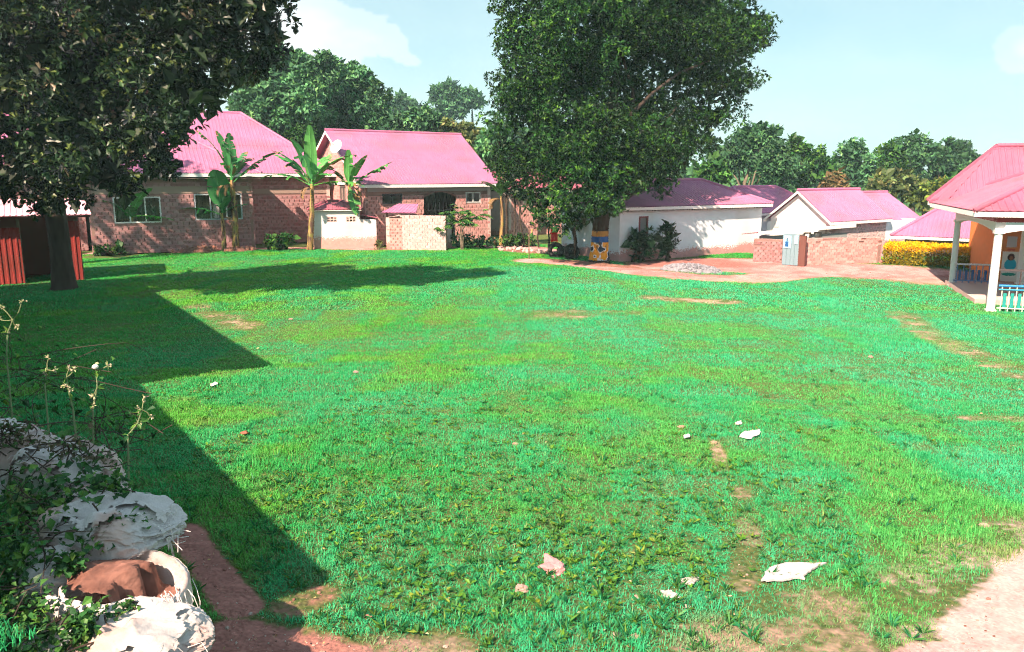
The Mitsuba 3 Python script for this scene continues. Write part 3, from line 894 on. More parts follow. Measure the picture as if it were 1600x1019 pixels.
# ---- lean-to with a sloping white fascia, grey wall and metal door
def lean_to():
    k = thing('lean_to_shed', 'low grey lean-to with sloping white fascia and metal door between the two brick yard walls', 'shed')
    A = at_depth(1186, 362, 38.3); B = at_depth(1338, 350, 40.6)
    d = B - A; L = np.hypot(d[0], d[1]); deg = math.degrees(math.atan2(d[1], d[0]))
    f = frame(np.array([A[0], A[1], 0.]), deg)
    za, zb = A[2], B[2]
    zt = lambda u: za + (zb - za) * u / L - .1
    def upx(px):
        r = (px - 800) / F
        return (r * f.o[1] - f.o[0]) / (f.a[0] - r * f.a[1])
    ww = [(upx(1262), upx(1273)), (upx(1278), upx(1289))]
    ops = [(a, b, .88, 1.20) for a, b in ww]
    g = frame(f(0.4, .25), deg)
    plain_wall(k, g, L - .7, 1.1 + .9, [(a - .4, b - .4, z0, z1) for a, b, z0, z1 in ops], z0=-.9, mat='mat_grey_plaster')
    for a, b, z0, z1 in ops: window(k, f, a, b, z0, z1, 1, (.25, .22, .2), v=.3)
    mb = MB()
    mb.hexa([f(0, 0, za - .16), f(L, 0, zb - .16), f(L, .04, zb - .16), f(0, .04, za - .16), f(0, 0, za), f(L, 0, zb), f(L, .04, zb), f(0, .04, za)]); mb.put('fascia', 'mat_white', k)
    mb = MB(); mb.hexa([f(0, .045, za - .05), f(L, .045, zb - .05), f(L, 1.3, zb - .22), f(0, 1.3, za - .22), f(0, .045, za - .02), f(L, .045, zb - .02), f(L, 1.3, zb - .19), f(0, 1.3, za - .19)]); mb.put('roof', 'mat_roof_old', k)
    # metal door leaf with posters, brown jamb
    dA, dB = gp(1221, 414), gp(1246, 416)
    dd = dB - dA; deg2 = math.degrees(math.atan2(dd[1], dd[0])); q = frame(dA, deg2); w = np.hypot(dd[0], dd[1])
    t = key_of('door', k)
    mb = MB(); mb.box(q, 0, w, .02, .06, .02, 1.42, (.20, .30, .36))
    for i in range(1, 4): mb.box(q, w * i / 4 - .012, w * i / 4 + .012, .0, .02, .04, 1.40, (.16, .25, .30))
    mb.put('leaf', 'mat_paint', t)
    for (a, b, z0, z1, c) in ((.02, .38, .78, 1.34, (.30, .58, .80)), (.52, .68, .98, 1.36, (.34, .62, .76))):
        mb = MB(); mb.box(q, a * w / .72, b * w / .72, -.012, -.002, z0, z1, c); mb.put('notice', 'mat_paint', t, label='pale blue paper notice')
    mb = MB(); mb.box(q, .12, .26, -.018, -.013, .84, 1.08, (.02, .10, .30)); mb.box(q, .17, .23, -.018, -.013, 1.10, 1.22, (.05, .12, .2)); mb.put('notice_print', 'mat_matte', t)
    mb = MB(); mb.box(q, w, w + .30, .0, .12, 0, 1.36, (.16, .07, .06)); mb.put('door_jamb', 'mat_matte', k)


lean_to()


# ---- brick yard walls
def yard_walls():
    for nm, a, b, ztop, sd, lab, pc in (('yard_wall', (1176, 409), (1221, 411), 1.13, 31, 'short dark jointed brick yard wall beside the white plastered house', 200),
                                        ('yard_wall', (1250, 415), (1376, 411), 1.27, 32, 'long sunlit brick yard wall left of the yellow hedge', 290)):
        A, B = gp(*a), gp(*b); d = B - A; L = np.hypot(d[0], d[1]); f = frame(np.array([A[0], A[1], min(A[2], B[2]) - .05]), math.degrees(math.atan2(d[1], d[0])))
        k = thing(nm, lab, 'wall')
        brick_wall(k, f, L, ztop, seed=sd, pieces=pc, tones=RED_BRICK if sd == 32 else PINK_BRICK, bl=.23, bh=.127, gap=.05 if sd == 31 else .018, bed=.02 if sd == 31 else .014, thick=.24, ragged=.25)
        if sd == 32:
            # rough return, stepping down where bricks are missing
            g = frame(f(L, 0), f.deg + 100); brick_wall(k, g, 2.6, .95, seed=33, tones=RED_BRICK, bl=.23, bh=.127, gap=.02, bed=.014, ragged=.4)
            st = MB(); r = np.random.default_rng(3)
            for i in range(14):
                c = f(L + r.uniform(-.1, .5), r.uniform(-.35, .1)) ; c[2] = tz(c) + .05
                q = frame(c, r.uniform(0, 180)); s = r.uniform(.7, 1)
                mb = MB(); mb.box(q, -.11 * s, .11 * s, -.055, .055, -.05, .05, np.array([.46, .22, .19]) * r.uniform(.7, 1.1))
                mb.put('loose_brick', 'mat_brick', k)


yard_walls()


# ---- far right pink roofed house behind the hedge
def hedge_house():
    k = thing('low_house', 'low house with pink roof and white fascia behind the yellow hedge', 'house')
    A, B = at_depth(1392, 368, 40.5), at_depth(1520, 373, 38.5)
    d = B - A; L = np.hypot(d[0], d[1]); f = frame(np.array([A[0], A[1], 0.]), math.degrees(math.atan2(d[1], d[0])))
    ze = (A[2] + B[2]) / 2
    plain_wall(k, frame(f(.7, .5), f.deg), 12, 2.4, [(2.2, 3.4, .1, .8), (4.6, 5.8, .1, .8)], z0=-1.6, mat='mat_grey_plaster')
    plain_wall(k, frame(f(.7, 3.5), f.deg - 90), 3, 2.4, z0=-1.6, mat='mat_grey_plaster')
    mb = MB(); mb.box(f, .6, 12.7, .45, .5, ze - .42, ze - .12, (.24, .20, .18)); mb.put('shade_beam', 'mat_matte', k)  # brown strip added under the eave to stand in for its shade
    hip_roof(k, f, 0, 13.5, 0, 3.6, ze, ze + 1.32, 'mat_roof', fh=.15)


hedge_house()


# ---- right house with porch
R0 = gp(1547, 486)
def porch_house():
    k = thing('porch_house', 'orange walled house with white porch columns and red beams at the right edge', 'house')
    f = frame(np.array([R0[0], R0[1], 0.]), -18.4)
    g0 = tz(R0)
    zb = 2.95
    fl = MB()
    fl.box(f, -.12, 9, 1.55, 6.6, g0 - .3, g0 + .13, (.50, .34, .33)); fl.put('porch_floor', 'mat_matte', k)
    def column(u, v, z0, z1, r):
        c = key_of('column', k)
        m = MB(); m.tube([f(u, v, z0 + .1), f(u, v, (z0 + z1) / 2), f(u, v, z1 - .1)], [r, r * .98, r * .93], 20, (.80, .79, .80)); m.put('shaft', 'mat_paint', c, smooth=40 and False)
        m = MB(); m.box(f, u - r * 1.12, u + r * 1.12, v - r * 1.12, v + r * 1.12, z0, z0 + .1, (.76, .74, .74)); m.put('base', 'mat_paint', c)
        m = MB(); m.box(f, u - r * 1.15, u + r * 1.15, v - r * 1.15, v + r * 1.15, z1 - .1, z1, (.80, .79, .80)); m.put('capital', 'mat_paint', c)
    column(0, 0, g0 - .05, 2.38, .118)
    column(0, 6.0, g0 - .05, 2.38, .112)
    column(2.2, 6.0, g0 + .1, 2.38, .13)
    column(3.2, 0, g0 - .05, 2.38, .135)
    column(6.4, 0, g0 - .05, 2.38, .135)

    def arch_beam(fr, L, z0, z1, rise, th):
        m = MB(); n = 18
        for i in range(n):
            a, b = L * i / n, L * (i + 1) / n
            e = lambda u: z0 + rise * (1 - (2 * u / L - 1) ** 2)
            m.hexa([fr(a, -th, e(a)), fr(b, -th, e(b)), fr(b, th, e(b)), fr(a, th, e(a)), fr(a, -th, z1), fr(b, -th, z1), fr(b, th, z1), fr(a, th, z1)], (.72, .74, .76))
        m.put('arch_beam', 'mat_paint', k)
    arch_beam(frame(f(.02, 6.0), f.deg - 90), 6.0, 2.30, 2.62, .17, .12)
    arch_beam(frame(f(.13, 0), f.deg), 3.0, 2.30, 2.62, .17, .12)
    arch_beam(frame(f(3.33, 0), f.deg), 3.0, 2.30, 2.62, .17, .12)
    m = MB(); m.box(f, -.1, 6.6, -.125, .125, 2.622, 2.83, (.40, .03, .03)); m.put('red_beam', 'mat_paint', k)
    m = MB(); m.box(f, -.122, .118, .13, 6.2, 2.622, 2.83, (.40, .03, .03)); m.put('red_beam', 'mat_paint', k)
    # orange front wall with windows
    w = frame(f(1.6, 6.75), f.deg)
    ops = [(2.0, 3.15, .95, 2.1), (3.6, 4.8, .95, 2.1)]
    plain_wall(k, w, 9, 2.8, ops, z0=g0, mat='mat_orange')
    plain_wall(k, frame(w(0, 5), f.deg - 90), 5, 2.8, z0=g0, mat='mat_orange')
    plain_wall(k, frame(w(0, 5), f.deg), 9, 2.8, z0=g0, mat='mat_orange')
    for o in ops: window(k, w, *o, 2, (.30, .36, .38), bars=True)
    room(k, w, .1, 8.9, .05, 4.9, g0 + .1, 2.7)
    # painted panel with two children, low on the wall, and a notice board
    m = MB(); m.box(w, .12, 1.22, -.03, -.004, g0 + .14, 1.2, (.74, .72, .70)); pn = m.put('painted_panel', 'mat_paint', k, label='white panel painted with two children over blue flowers')
    m = MB(); y0, y1 = -.036, -.031
    def blob(u, z, ru, rz, c, n=14, zlo=None):
        P = [w(u + ru * math.cos(t), y0, z + rz * math.sin(t)) for t in np.arange(n) / n * 2 * np.pi]
        m.add([w(u, y0, z)] + P, [[0, 1 + i, 1 + (i + 1) % n] for i in range(n)], c)
    blob(.40, .72, .20, .22, (.02, .42, .62)); blob(.92, .70, .19, .21, (.85, .33, .02))
    blob(.38, .36, .24, .06, (.02, .30, .25)); blob(.92, .34, .2, .05, (.05, .3, .3))
    y0 = -.040
    blob(.40, 1.0, .12, .13, (.06, .015, .02)); blob(.92, .98, .09, .1, (.05, .02, .02))
    y0 = -.044
    blob(.41, .96, .065, .085, (.30, .12, .07)); blob(.92, .94, .062, .075, (.28, .11, .06))
    m.put('painting', 'mat_matte', pn)
    m = MB(); m.box(w, .22, .54, -.03, -.004, 1.36, 1.76, (.55, .52, .60)); m.put('notice', 'mat_paint', k)
    m = MB(); m.box(w, .26, .50, -.034, -.03, 1.24, 1.30, (.60, .12, .08)); m.put('notice_strip', 'mat_paint', k)
    m = MB(); m.tube([w(.78, -.03, 1.38), w(.86, -.03, 1.5), w(.98, -.03, 1.56)], .05, 6, (.02, .02, .02)); m.put('tap_bracket', 'mat_matte', k)
    m = MB(); m.box(w, 2.2, 5.2, -.25, -.005, g0 + .13, .55, (.66, .20, .08)); m.put('bench_wall', 'mat_paint', k)
    # railings
    def rail(fr, L, n, bars, top, posts, z0, h, label, extra=None):
        rk = key_of('railing', k); tag(rk, label)
        m = MB(); m.tube([fr(0, 0, z0 + h), fr(L, 0, z0 + h)], .035, 8, top); m.put('top_rail', 'mat_paint', rk)
        m = MB(); m.tube([fr(0, 0, z0 + .12), fr(L, 0, z0 + .12)], .02, 8, bars); m.put('bottom_rail', 'mat_paint', rk)
        if extra:
            m = MB(); m.tube([fr(0, -.03, z0 + h - .11), fr(L, -.03, z0 + h - .11)], .02, 8, extra); m.put('middle_rail', 'mat_paint', rk)
        for i in range(n):
            u = L * (i + .5) / n; m = MB(); m.tube([fr(u, 0, z0 + .03), fr(u, 0, z0 + h)], .017, 6, bars); m.put('baluster', 'mat_paint', rk)
        if posts:
            for i in range(n):
                u = L * (i + 1) / n; m = MB(); m.box(fr, u - .045, u + .045, .02, .04, z0 + .14, z0 + h * .72, posts); m.put('slat', 'mat_paint', rk)
    rail(frame(f(.16, 0), f.deg), 2.9, 15, (.55, .62, .55), (.02, .22, .55), (.02, .28, .26), g0 - .02, .80, 'railing with blue top rail, pale bars and teal slats', (.03, .35, .62))
    rail(frame(f(0, 5.85), f.deg - 0), 1.25, 6, (.10, .20, .42), (.72, .66, .68), (.03, .10, .28), g0 + .1, .72, 'dark blue railing with pale top rail by the far column')
    rail(frame(f(.8, 3.4), f.deg), 3.0, 2, (.55, .3, .28), (.66, .50, .50), None, g0 + .13, .78, 'pale pink inner rail')
    # roof: hipped porch in front of the hipped main block
    hip_roof(k, f, -.76, 9.5, -.40, 7.4, zb, zb + 1.68, 'mat_roof_right', fh=.17)
    hip_roof(k, f, -.62, 12.5, 5.2, 8.9, zb + .03, zb + 2.08, 'mat_roof_right', fh=.17, bare=(-.62, 5.2))
    m = MB(); m.box(f, -.7, 9, -.3, 6.7, 2.84, 2.86, (.45, .42, .42)); m.put('porch_ceiling', 'mat_matte', k)


porch_house()


# ---- white outhouse and pale brick washroom in front of the middle house
def outhouse():
    k = thing('outhouse', 'small white plastered outhouse with two vent blocks beside the tall banana plant', 'outhouse')
    A, B = gp(491, 390), gp(589, 388)
    d = B - A; L = np.hypot(d[0], d[1]); f = frame(np.array([A[0], A[1], min(A[2], B[2])]), math.degrees(math.atan2(d[1], d[0])))
    D = 1.6; H = 1.78
    v = [(.75, 1.28, 1.48, 1.78), (1.78, 2.30, 1.48, 1.78)]
    Lm = L * .74
    plain_wall(k, f, Lm, 2.22, v, z0=-.1, mat='mat_outhouse_plaster', thick=.15)
    plain_wall(k, frame(f(Lm, 0), f.deg), L - Lm, 1.72, z0=-.1, mat='mat_outhouse_plaster', thick=.15)
    for fr_, l in ((frame(f(0, D), f.deg - 90), D), (frame(f(L, 0), f.deg + 90), D), (frame(f(0, D), f.deg), L)): plain_wall(k, fr_, l, 1.72, z0=-.1, mat='mat_outhouse_plaster', thick=.15)
    for a, b, z0, z1 in v:
        m = MB()
        for i in range(4):
            u = a + (b - a) * i / 3; m.box(f, u - .03, u + .03, .01, .12, z0, z1, (.62, .48, .46))
        for z in (z0, (z0 + z1) / 2, z1): m.box(f, a - .03, b + .03, .016, .11, z - .025, z + .025, (.66, .52, .50))
        m.put('vent_block', 'mat_brick', k)
    m = MB(); roofs = []
    e = f.a; run = D / 2 + .3; H_ = np.array([0, 0, .42]); sl = math.hypot(run, .42)
    hip_roof(k, f, -.25, Lm + .12, -.18, D + .25, 2.16, 2.58, 'mat_roof_old', fh=.06)
    m = MB(); m.hexa([f(Lm + .05, -.12, 1.86), f(L + .1, -.12, 1.66), f(L + .1, D + .1, 1.66), f(Lm + .05, D + .1, 1.86), f(Lm + .05, -.12, 1.89), f(L + .1, -.12, 1.69), f(L + .1, D + .1, 1.69), f(Lm + .05, D + .1, 1.89)])
    m.put('side_roof', 'mat_roof_old', k)
    # pale brick wall with a small tin roofed stall behind
    k = thing('washroom_wall', 'pale whitewashed brick screen wall right of the white outhouse', 'wall')
    A, B = gp(629, 391), gp(697, 392); d = B - A; L = np.hypot(d[0], d[1]); f = frame(np.array([A[0], A[1], min(A[2], B[2]) - .04]), math.degrees(math.atan2(d[1], d[0])))
    brick_wall(k, f, L, 1.92, seed=41, pieces=180, tones=PALE_BRICK, bl=.29, bh=.16, gap=.012, bed=.012, thick=.22)
    k = thing('washroom', 'brick washroom with small pink tin roof behind the whitewashed wall', 'outhouse')
    A2 = gp(603, 390); q = frame(np.array([A2[0], A2[1] + .25, A2[2]]), f.deg)
    brick_wall(k, q, 1.15, 1.75, seed=42, tones=RED_BRICK, bl=.27, bh=.17)
    for fr_, l in ((frame(q(0, 1.7), q.deg - 90), 1.7), (frame(q(0, 1.7), q.deg), 3.2), (frame(q(3.2, 0), q.deg + 90), 1.7)): plain_wall(k, fr_, l, 1.75, mat='mat_cream_plaster')
    m = MB(); roof_plane(m, q(-.15, -.3, 2.02), q.a, np.array([*(q.b[:2] * .97), .24]), [(0, 0), (2.0, 0), (1.6, 1.7), (.4, 1.7)]); kk = m.put('roof', 'mat_roof', k)
    for u in (.02, 1.95):
        m = MB(); m.box(q, u, u + .08, .02, .1, 0, 2.0, (.20, .10, .08)); m.put('post', 'mat_matte', k)


outhouse()


# ---- red sheet shed on the left, under the big tree
def red_shed():
    k = thing('sheet_metal_shed', 'red corrugated sheet shed with pale pink roof at the left edge behind the big tree', 'shed')
    B = gp(131, 438)
    f = frame(np.array([B[0], B[1], B[2]]), 31)
    L, D, h0, h1 = 7.5, 3.2, 2.45, 2.95
    def sheet(fr, u0, u1, z0, z1, name='wall_sheet', mat='mat_red_sheet'):
        m = MB(); prof = sheet_profile(u0, u1, .19)
        v = []
        for s, h in prof:
            for z in (z0, z1): v.append(fr(s, -h * 1.3, z))
        n = len(prof); i = np.arange(n - 1); m.add(v, np.stack([2 * i, 2 * i + 2, 2 * i + 3, 2 * i + 1], 1)); m.put(name, mat, k)
    w = .78
    g = frame(f(-L, 0), 31)
    for i in range(7):
        u0 = i * ((L - 1.95) / 7)
        sheet(g, u0 + .004, u0 + (L - 1.95) / 7 - .004, .02, 2.1)
    sheet(g, L - .42, L, .02, 2.3)
    s = frame(f(0.0, 0), 121)
    for i in range(4): sheet(s, i * .8 + .004, i * .8 + .796, .02, 2.4)
    for u in (-L + .05, -1.98, -.40, -.06):
        m = MB(); m.tube([f(u, .06, -.1), f(u, .06, 2.45)], .055, 8); m.put('post', 'mat_pale_bark', k)
    m = MB(); m.box(g, 0, L, 2.9, 2.95, 0, 2.6, (.24, .11, .09)); m.put('back_wall', 'mat_matte', k)
    m = MB(); m.box(g, .05, .1, .05, 2.9, 0, 2.5, (.24, .11, .09)); m.put('end_wall', 'mat_matte', k)
    up = f.b * (D + .5) + np.array([0, 0, h1 - h0]); sl = np.linalg.norm(up); up /= sl
    m = MB(); roof_plane(m, f(-L - .3, -.5, h0 + .1), f.a, up, [(0, 0), (L + .75, 0), (L + .75, sl), (0, sl)], .19); m.put('roof', 'mat_roof_pale', k)
    m = MB(); m.box(f, -L - .3, .4, -.44, -.40, h0, h0 + .09, (.16, .08, .07)); m.put('purlin', 'mat_matte', k)


red_shed()


# ---- the neighbour's house outside the frame on the left, whose roof shades the lawn
def neighbour():
    k = thing('neighbour_house', 'plastered house with stepped roof just outside the left edge, shading the lawn', 'house')
    L_ = TO_SUN

    def lift(g, H):
        t = (H - g[2]) / L_[2]; return g + L_ * t
    for nm, (a, b), H, depth in (('main', ((245, 458), (430, 572)), 5.2, 6.0), ('low', ((205, 583), (522, 905)), 3.7, 5.0)):
        A, B = lift(gp(*a), H), lift(gp(*b), H)
        d = B - A; L = np.hypot(d[0], d[1]); deg = math.degrees(math.atan2(d[1], d[0]))
        # wall line runs from far to near; the house lies on the left of the lawn
        f = frame(np.array([A[0], A[1], 0.]), deg)      # b points to the right-far side seen along a ... choose the side away from the lawn
        s = -1 if (f.b[0] > 0) else 1
        Lx = L + (4.5 if nm == 'main' else 0)
        f2 = frame(f(-(Lx - L), 0), deg)
        v0, v1 = sorted((s * .35, s * depth))
        m = MB(); m.box(f2, .3, Lx - .3, v0, v1, -.5, H - .12, (.62, .58, .56)); m.put('wall', 'mat_matte', k)
        m = MB(); e0, e1 = sorted((0, s * (depth + .3)))
        vm = (e0 + e1) / 2; rise = .32 * (e1 - e0) / 2
        m.hexa([f2(0, e0, H - .12), f2(Lx, e0, H - .12), f2(Lx, e1, H - .12), f2(0, e1, H - .12), f2(0, e0, H), f2(Lx, e0, H), f2(Lx, e1, H), f2(0, e1, H)])
        m.add([f2(0, e0, H + .004), f2(Lx, e0, H + .004), f2(Lx, vm, H + rise), f2(0, vm, H + rise), f2(0, e1, H + .004), f2(Lx, e1, H + .004)], [[0, 1, 2], [0, 2, 3], [4, 3, 2], [4, 2, 5], [0, 3, 4], [1, 5, 2]])
        m.put('roof', 'mat_roof', k)


neighbour()

# ------------------------------------------------------------------ trees and plants
def unit(v):
    return v / (np.linalg.norm(v, axis=-1, keepdims=True) + 1e-12)


def leaves(mb, base, axis, length, width, rng, cols, droop=.25, shape='pointed'):
    """one folded leaf per row: base point, direction it grows in, length, width, colour"""
    n = len(base)
    axis = unit(axis)
    side = unit(np.cross(axis, rng.normal(size=(n, 3)) * .55 + np.array([0, 0, 1.0])))
    nrm = np.cross(side, axis)
    L = np.asarray(length)[:, None]; W = np.asarray(width)[:, None]
    if shape == 'pointed':
        p = [base, base + axis * L * .45 + side * W * .5 + nrm * W * .12, base + axis * L - nrm * L * droop * .5, base + axis * L * .45 - side * W * .5 + nrm * W * .12]
        v = np.stack(p, 1).reshape(-1, 3); i = np.arange(n)[:, None] * 4
        f = np.concatenate([i + [0, 1, 2], i + [0, 2, 3]]); m = 4
    else:           # broad towards the tip
        mid = base + axis * L * .55 - nrm * L * droop * .12
        p = [base, base + axis * L * .40 + side * W * .30 + nrm * W * .10, base + axis * L * .74 + side * W * .5 + nrm * W * .10, base + axis * L - nrm * L * droop * .5,
             base + axis * L * .74 - side * W * .5 + nrm * W * .10, base + axis * L * .40 - side * W * .30 + nrm * W * .10, mid]
        v = np.stack(p, 1).reshape(-1, 3); i = np.arange(n)[:, None] * 7
        f = np.concatenate([i + [0, 1, 6], i + [1, 2, 6], i + [2, 3, 6], i + [3, 4, 6], i + [4, 5, 6], i + [5, 0, 6]]); m = 7
    mb.add(v, f, np.repeat(cols, m, 0))


def palette(rng, n, cols, weights, jitter=.25):
    c = np.asarray(cols, float)[rng.choice(len(cols), n, p=np.asarray(weights) / np.sum(weights))]
    return np.clip(c * rng.uniform(1 - jitter, 1 + jitter, (n, 1)), 0, 1)


def blob_points(rng, c, r, n, lump=.28, shell=.55, seed=0):
    """points spread through the outer part of an uneven ellipsoid, and their outward direction"""
    d = unit(rng.normal(size=(n, 3)))
    k = 1 + lump * 2 * (meshkit.fbm(d * 1.7 + seed * 3.1, 3, seed) - .5)
    q = rng.uniform(shell ** 3, 1, n) ** (1 / 3)
    return c + d * (np.asarray(r) * (k * q)[:, None]), d


def crown(mb, blobs, rng, density, L, W, cols, weights, per=6, shape='pointed', up=.45, sub=7, droop=.25, subr=.42, core=3.5, clump=1.):
    """a crown from large lobes; each lobe carries smaller clumps on its surface, each clump carries rosettes of leaves"""
    for bi, (c, r) in enumerate(blobs):
        c, r = np.asarray(c, float), np.asarray(r, float) * .93
        mood = rng.choice([.6, .85, 1.0, 1.25, 1.6])
        parts = [(c, r * .62, .6)]
        if core:
            nq = int(core * 4 * np.pi * float(r.mean()) ** 2); pts, out = blob_points(rng, c, r * .72, nq, .25, .35, bi)
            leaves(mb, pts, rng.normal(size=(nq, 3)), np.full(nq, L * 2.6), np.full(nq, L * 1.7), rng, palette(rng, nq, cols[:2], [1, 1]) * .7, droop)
        rm = float(r.mean())
        ns = int(sub * 1.45 * (1 + rm) / clump ** 2)
        d = unit(rng.normal(size=(ns, 3)) + [0, 0, .15])
        for q in d:
            parts.append((c + q * r * rng.uniform(.74, 1.0), np.full(3, 1.) * rm * subr * .74 * clump * rng.uniform(.5, 1.25) * np.array([1, 1, .8]), .25))
        for pi, (pc, pr, shell) in enumerate(parts):
            area = 4 * np.pi * float(np.mean(pr)) ** 2
            n = max(3, int(area * density * (1.0 if pi == 0 else 1.45) / per))
            pts, out = blob_points(rng, pc, pr, n, .3, shell, bi * 31 + pi)
            keep = pts[:, 2] > tz(c) + .25 if False else np.ones(n, bool)
            pts, out = pts[keep], out[keep]; n = len(pts)
            ax = unit(out * .8 + rng.normal(size=(n, 3)) * .45 + np.array([0, 0, up]))
            base = np.repeat(pts, per, 0); axr = np.repeat(ax, per, 0); m = len(base)
            ring = unit(np.cross(axr, rng.normal(size=(m, 3))))
            tilt = rng.uniform(.15, .95, m)[:, None]
            g = unit(ring + axr * tilt)
            tone = np.repeat(palette(rng, n, cols, weights, .3), per, 0) * rng.uniform(.75, 1.25, (m, 1)) * mood
            s = rng.uniform(.65, 1.2, m)
            leaves(mb, base + g * L * .05, g, L * s, W * s, rng, tone, droop, shape)


def limb(mb, a, b, r0, r1, rng, bend=.15, n=8, k=7, seed=0):
    a, b = np.asarray(a, float), np.asarray(b, float)
    t = np.linspace(0, 1, k)[:, None]
    off = rng.normal(size=3) * np.linalg.norm(b - a) * bend; off[2] *= .4
    pts = a + (b - a) * t + off * (np.sin(np.pi * t) * .7) + rng.normal(size=(k, 3)) * np.linspace(0, .03, k)[:, None] * np.linalg.norm(b - a) * .5
    mb.tube(pts, np.linspace(r0, r1, k), n, rough=.35, seed=seed)
    return pts[-1]


def px_blobs(rng, rows, depth):
    """lobes of a crown measured from the photograph: column, row, radius in photo pixels, metres nearer (-) or farther (+)"""
    out = []
    for px, py, rp, dy in rows:
        y = depth + dy; c = at_depth(px, py, y); r = rp / F * y
        out.append((c, np.array([r, r * 1.0, r * rng.uniform(.85, 1.0)])))
    return out


DARK_LEAF = [(.012, .048, .016), (.021, .080, .017), (.055, .145, .016), (.009, .028, .016)]


def painted_bark(p, n, uv):
    q = fbm(p.x * 4.2, p.y * 4.2, p.z * 3.2, 2)
    c = mix((.78, .33, .02), (.80, .78, .76), smoothstep(.50, .53, q))
    c = mix(c, (.02, .03, .06), smoothstep(.60, .62, q))
    c = dr.select(uv.x > .5, mi.Color3f(.02, .10, .34), c); c = dr.select(uv.x > 1.5, mi.Color3f(.42, .22, .05), c)
    return mix(c, (.10, .07, .06), smoothstep(.55, .72, fbm(p.x * 9, p.y * 9, p.z * 4, 3)) * .8)


scene['mat_painted_bark'] = principled(proc(painted_bark), .6, .3)


def central_tree():
    rng = np.random.default_rng(101)
    k = thing('broadleaf_tree', 'large dense dark green tree with painted trunk bands in the middle', 'tree')
    base = gp(936, 411); dep = base[1]
    m = MB()
    pts = [base + [0, 0, -.2], base + [0.0, 0, .12], base + [.0, 0, .6], base + [.02, 0, 1.3], base + [.06, .0, 2.0], base + [.15, .1, 2.7], base + [.2, .2, 4.2], base + [.5, .3, 7], base + [.8, .2, 10.5]]
    rad = [.62, .48, .40, .37, .38, .42, .34, .24, .1]
    m.tube(pts, rad, 14, rough=.25, seed=3)
    for px, py, dy, r in ((845, 230, -.8, .17), (1060, 170, .4, .2), (960, 60, 0, .17), (1110, 90, 1, .14), (880, 80, 1.2, .14), (1010, 240, -1.5, .14), (870, 310, -1.0, .09), (1020, 262, .3, .1)):
        a = base + [.1, .1, rng.uniform(2.2, 4.2)]
        limb(m, a, at_depth(px, py, dep + dy), r, .04, rng, .12, 8)
    m.put('trunk', 'mat_bark', k, smooth=True)
    rows = [(850, 110, 84, -.6), (825, 195, 72, -.9), (905, 225, 82, -1.9), (830, 272, 60, -.6), (895, 292, 62, -2.0), (905, 326, 42, -2.2), (960, 215, 80, -.9), (1030, 130, 92, 2.2),
            (1095, 75, 80, 3.0), (1112, 150, 60, 3.2), (1050, 215, 58, 2.2), (1012, 262, 52, .4), (905, 40, 100, -.8), (1000, 20, 100, 1.2), (1150, 35, 60, 3.6), (1090, -50, 90, 3.4),
            (950, -80, 115, 0), (822, 25, 58, .2), (883, 346, 24, -2.2), (940, 312, 40, -1.4), (795, 240, 42, .2), (812, 140, 48, .3), (950, 120, 92, 1.6), (1040, 60, 90, 3.4), (880, 180, 85, 1.6), (1172, 55, 42, 3.6), (845, 318, 34, -1.2), (1058, 252, 34, 1.6),
            (960, 275, 55, -2.2), (1000, 230, 54, -1.2), (1088, 205, 44, 2.8), (1140, 105, 48, 3.6), (985, 285, 34, -.6)]
    bl = px_blobs(rng, rows, dep - .4)
    m = MB()
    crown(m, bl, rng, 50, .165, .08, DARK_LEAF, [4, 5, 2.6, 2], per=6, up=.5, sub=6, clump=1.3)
    m.put('crown', 'mat_leaf', k)
    # painted bands, wrapped round the trunk
    def band(z0, z1, nm, kind):
        ob = MB(); n = 28; a = np.arange(n) / n * 2 * np.pi; zs = np.linspace(z0, z1, 7); V = []
        for z in zs:
            r = np.interp(z, [-.2, .12, .6, 1.3, 2.0], rad[:5]) * 1.045; c = base + [np.interp(z, [0, 1.3, 2], [0, .02, .06]), 0, 0]
            for t in a: V.append([c[0] + r * math.cos(t), c[1] + r * math.sin(t), base[2] + z])
        Fq = [[i * n + j, i * n + (j + 1) % n, (i + 1) * n + (j + 1) % n, (i + 1) * n + j] for i in range(6) for j in range(n)]
        ob.add(V, Fq); ob.put(nm, 'mat_painted_bark', k, smooth=True, uv=np.full((len(V), 2), float(kind)))
    band(.16, .98, 'orange_painted_band', 0)
    band(.985, 1.24, 'blue_painted_band', 1)
    band(1.245, 1.50, 'ochre_painted_band', 2)


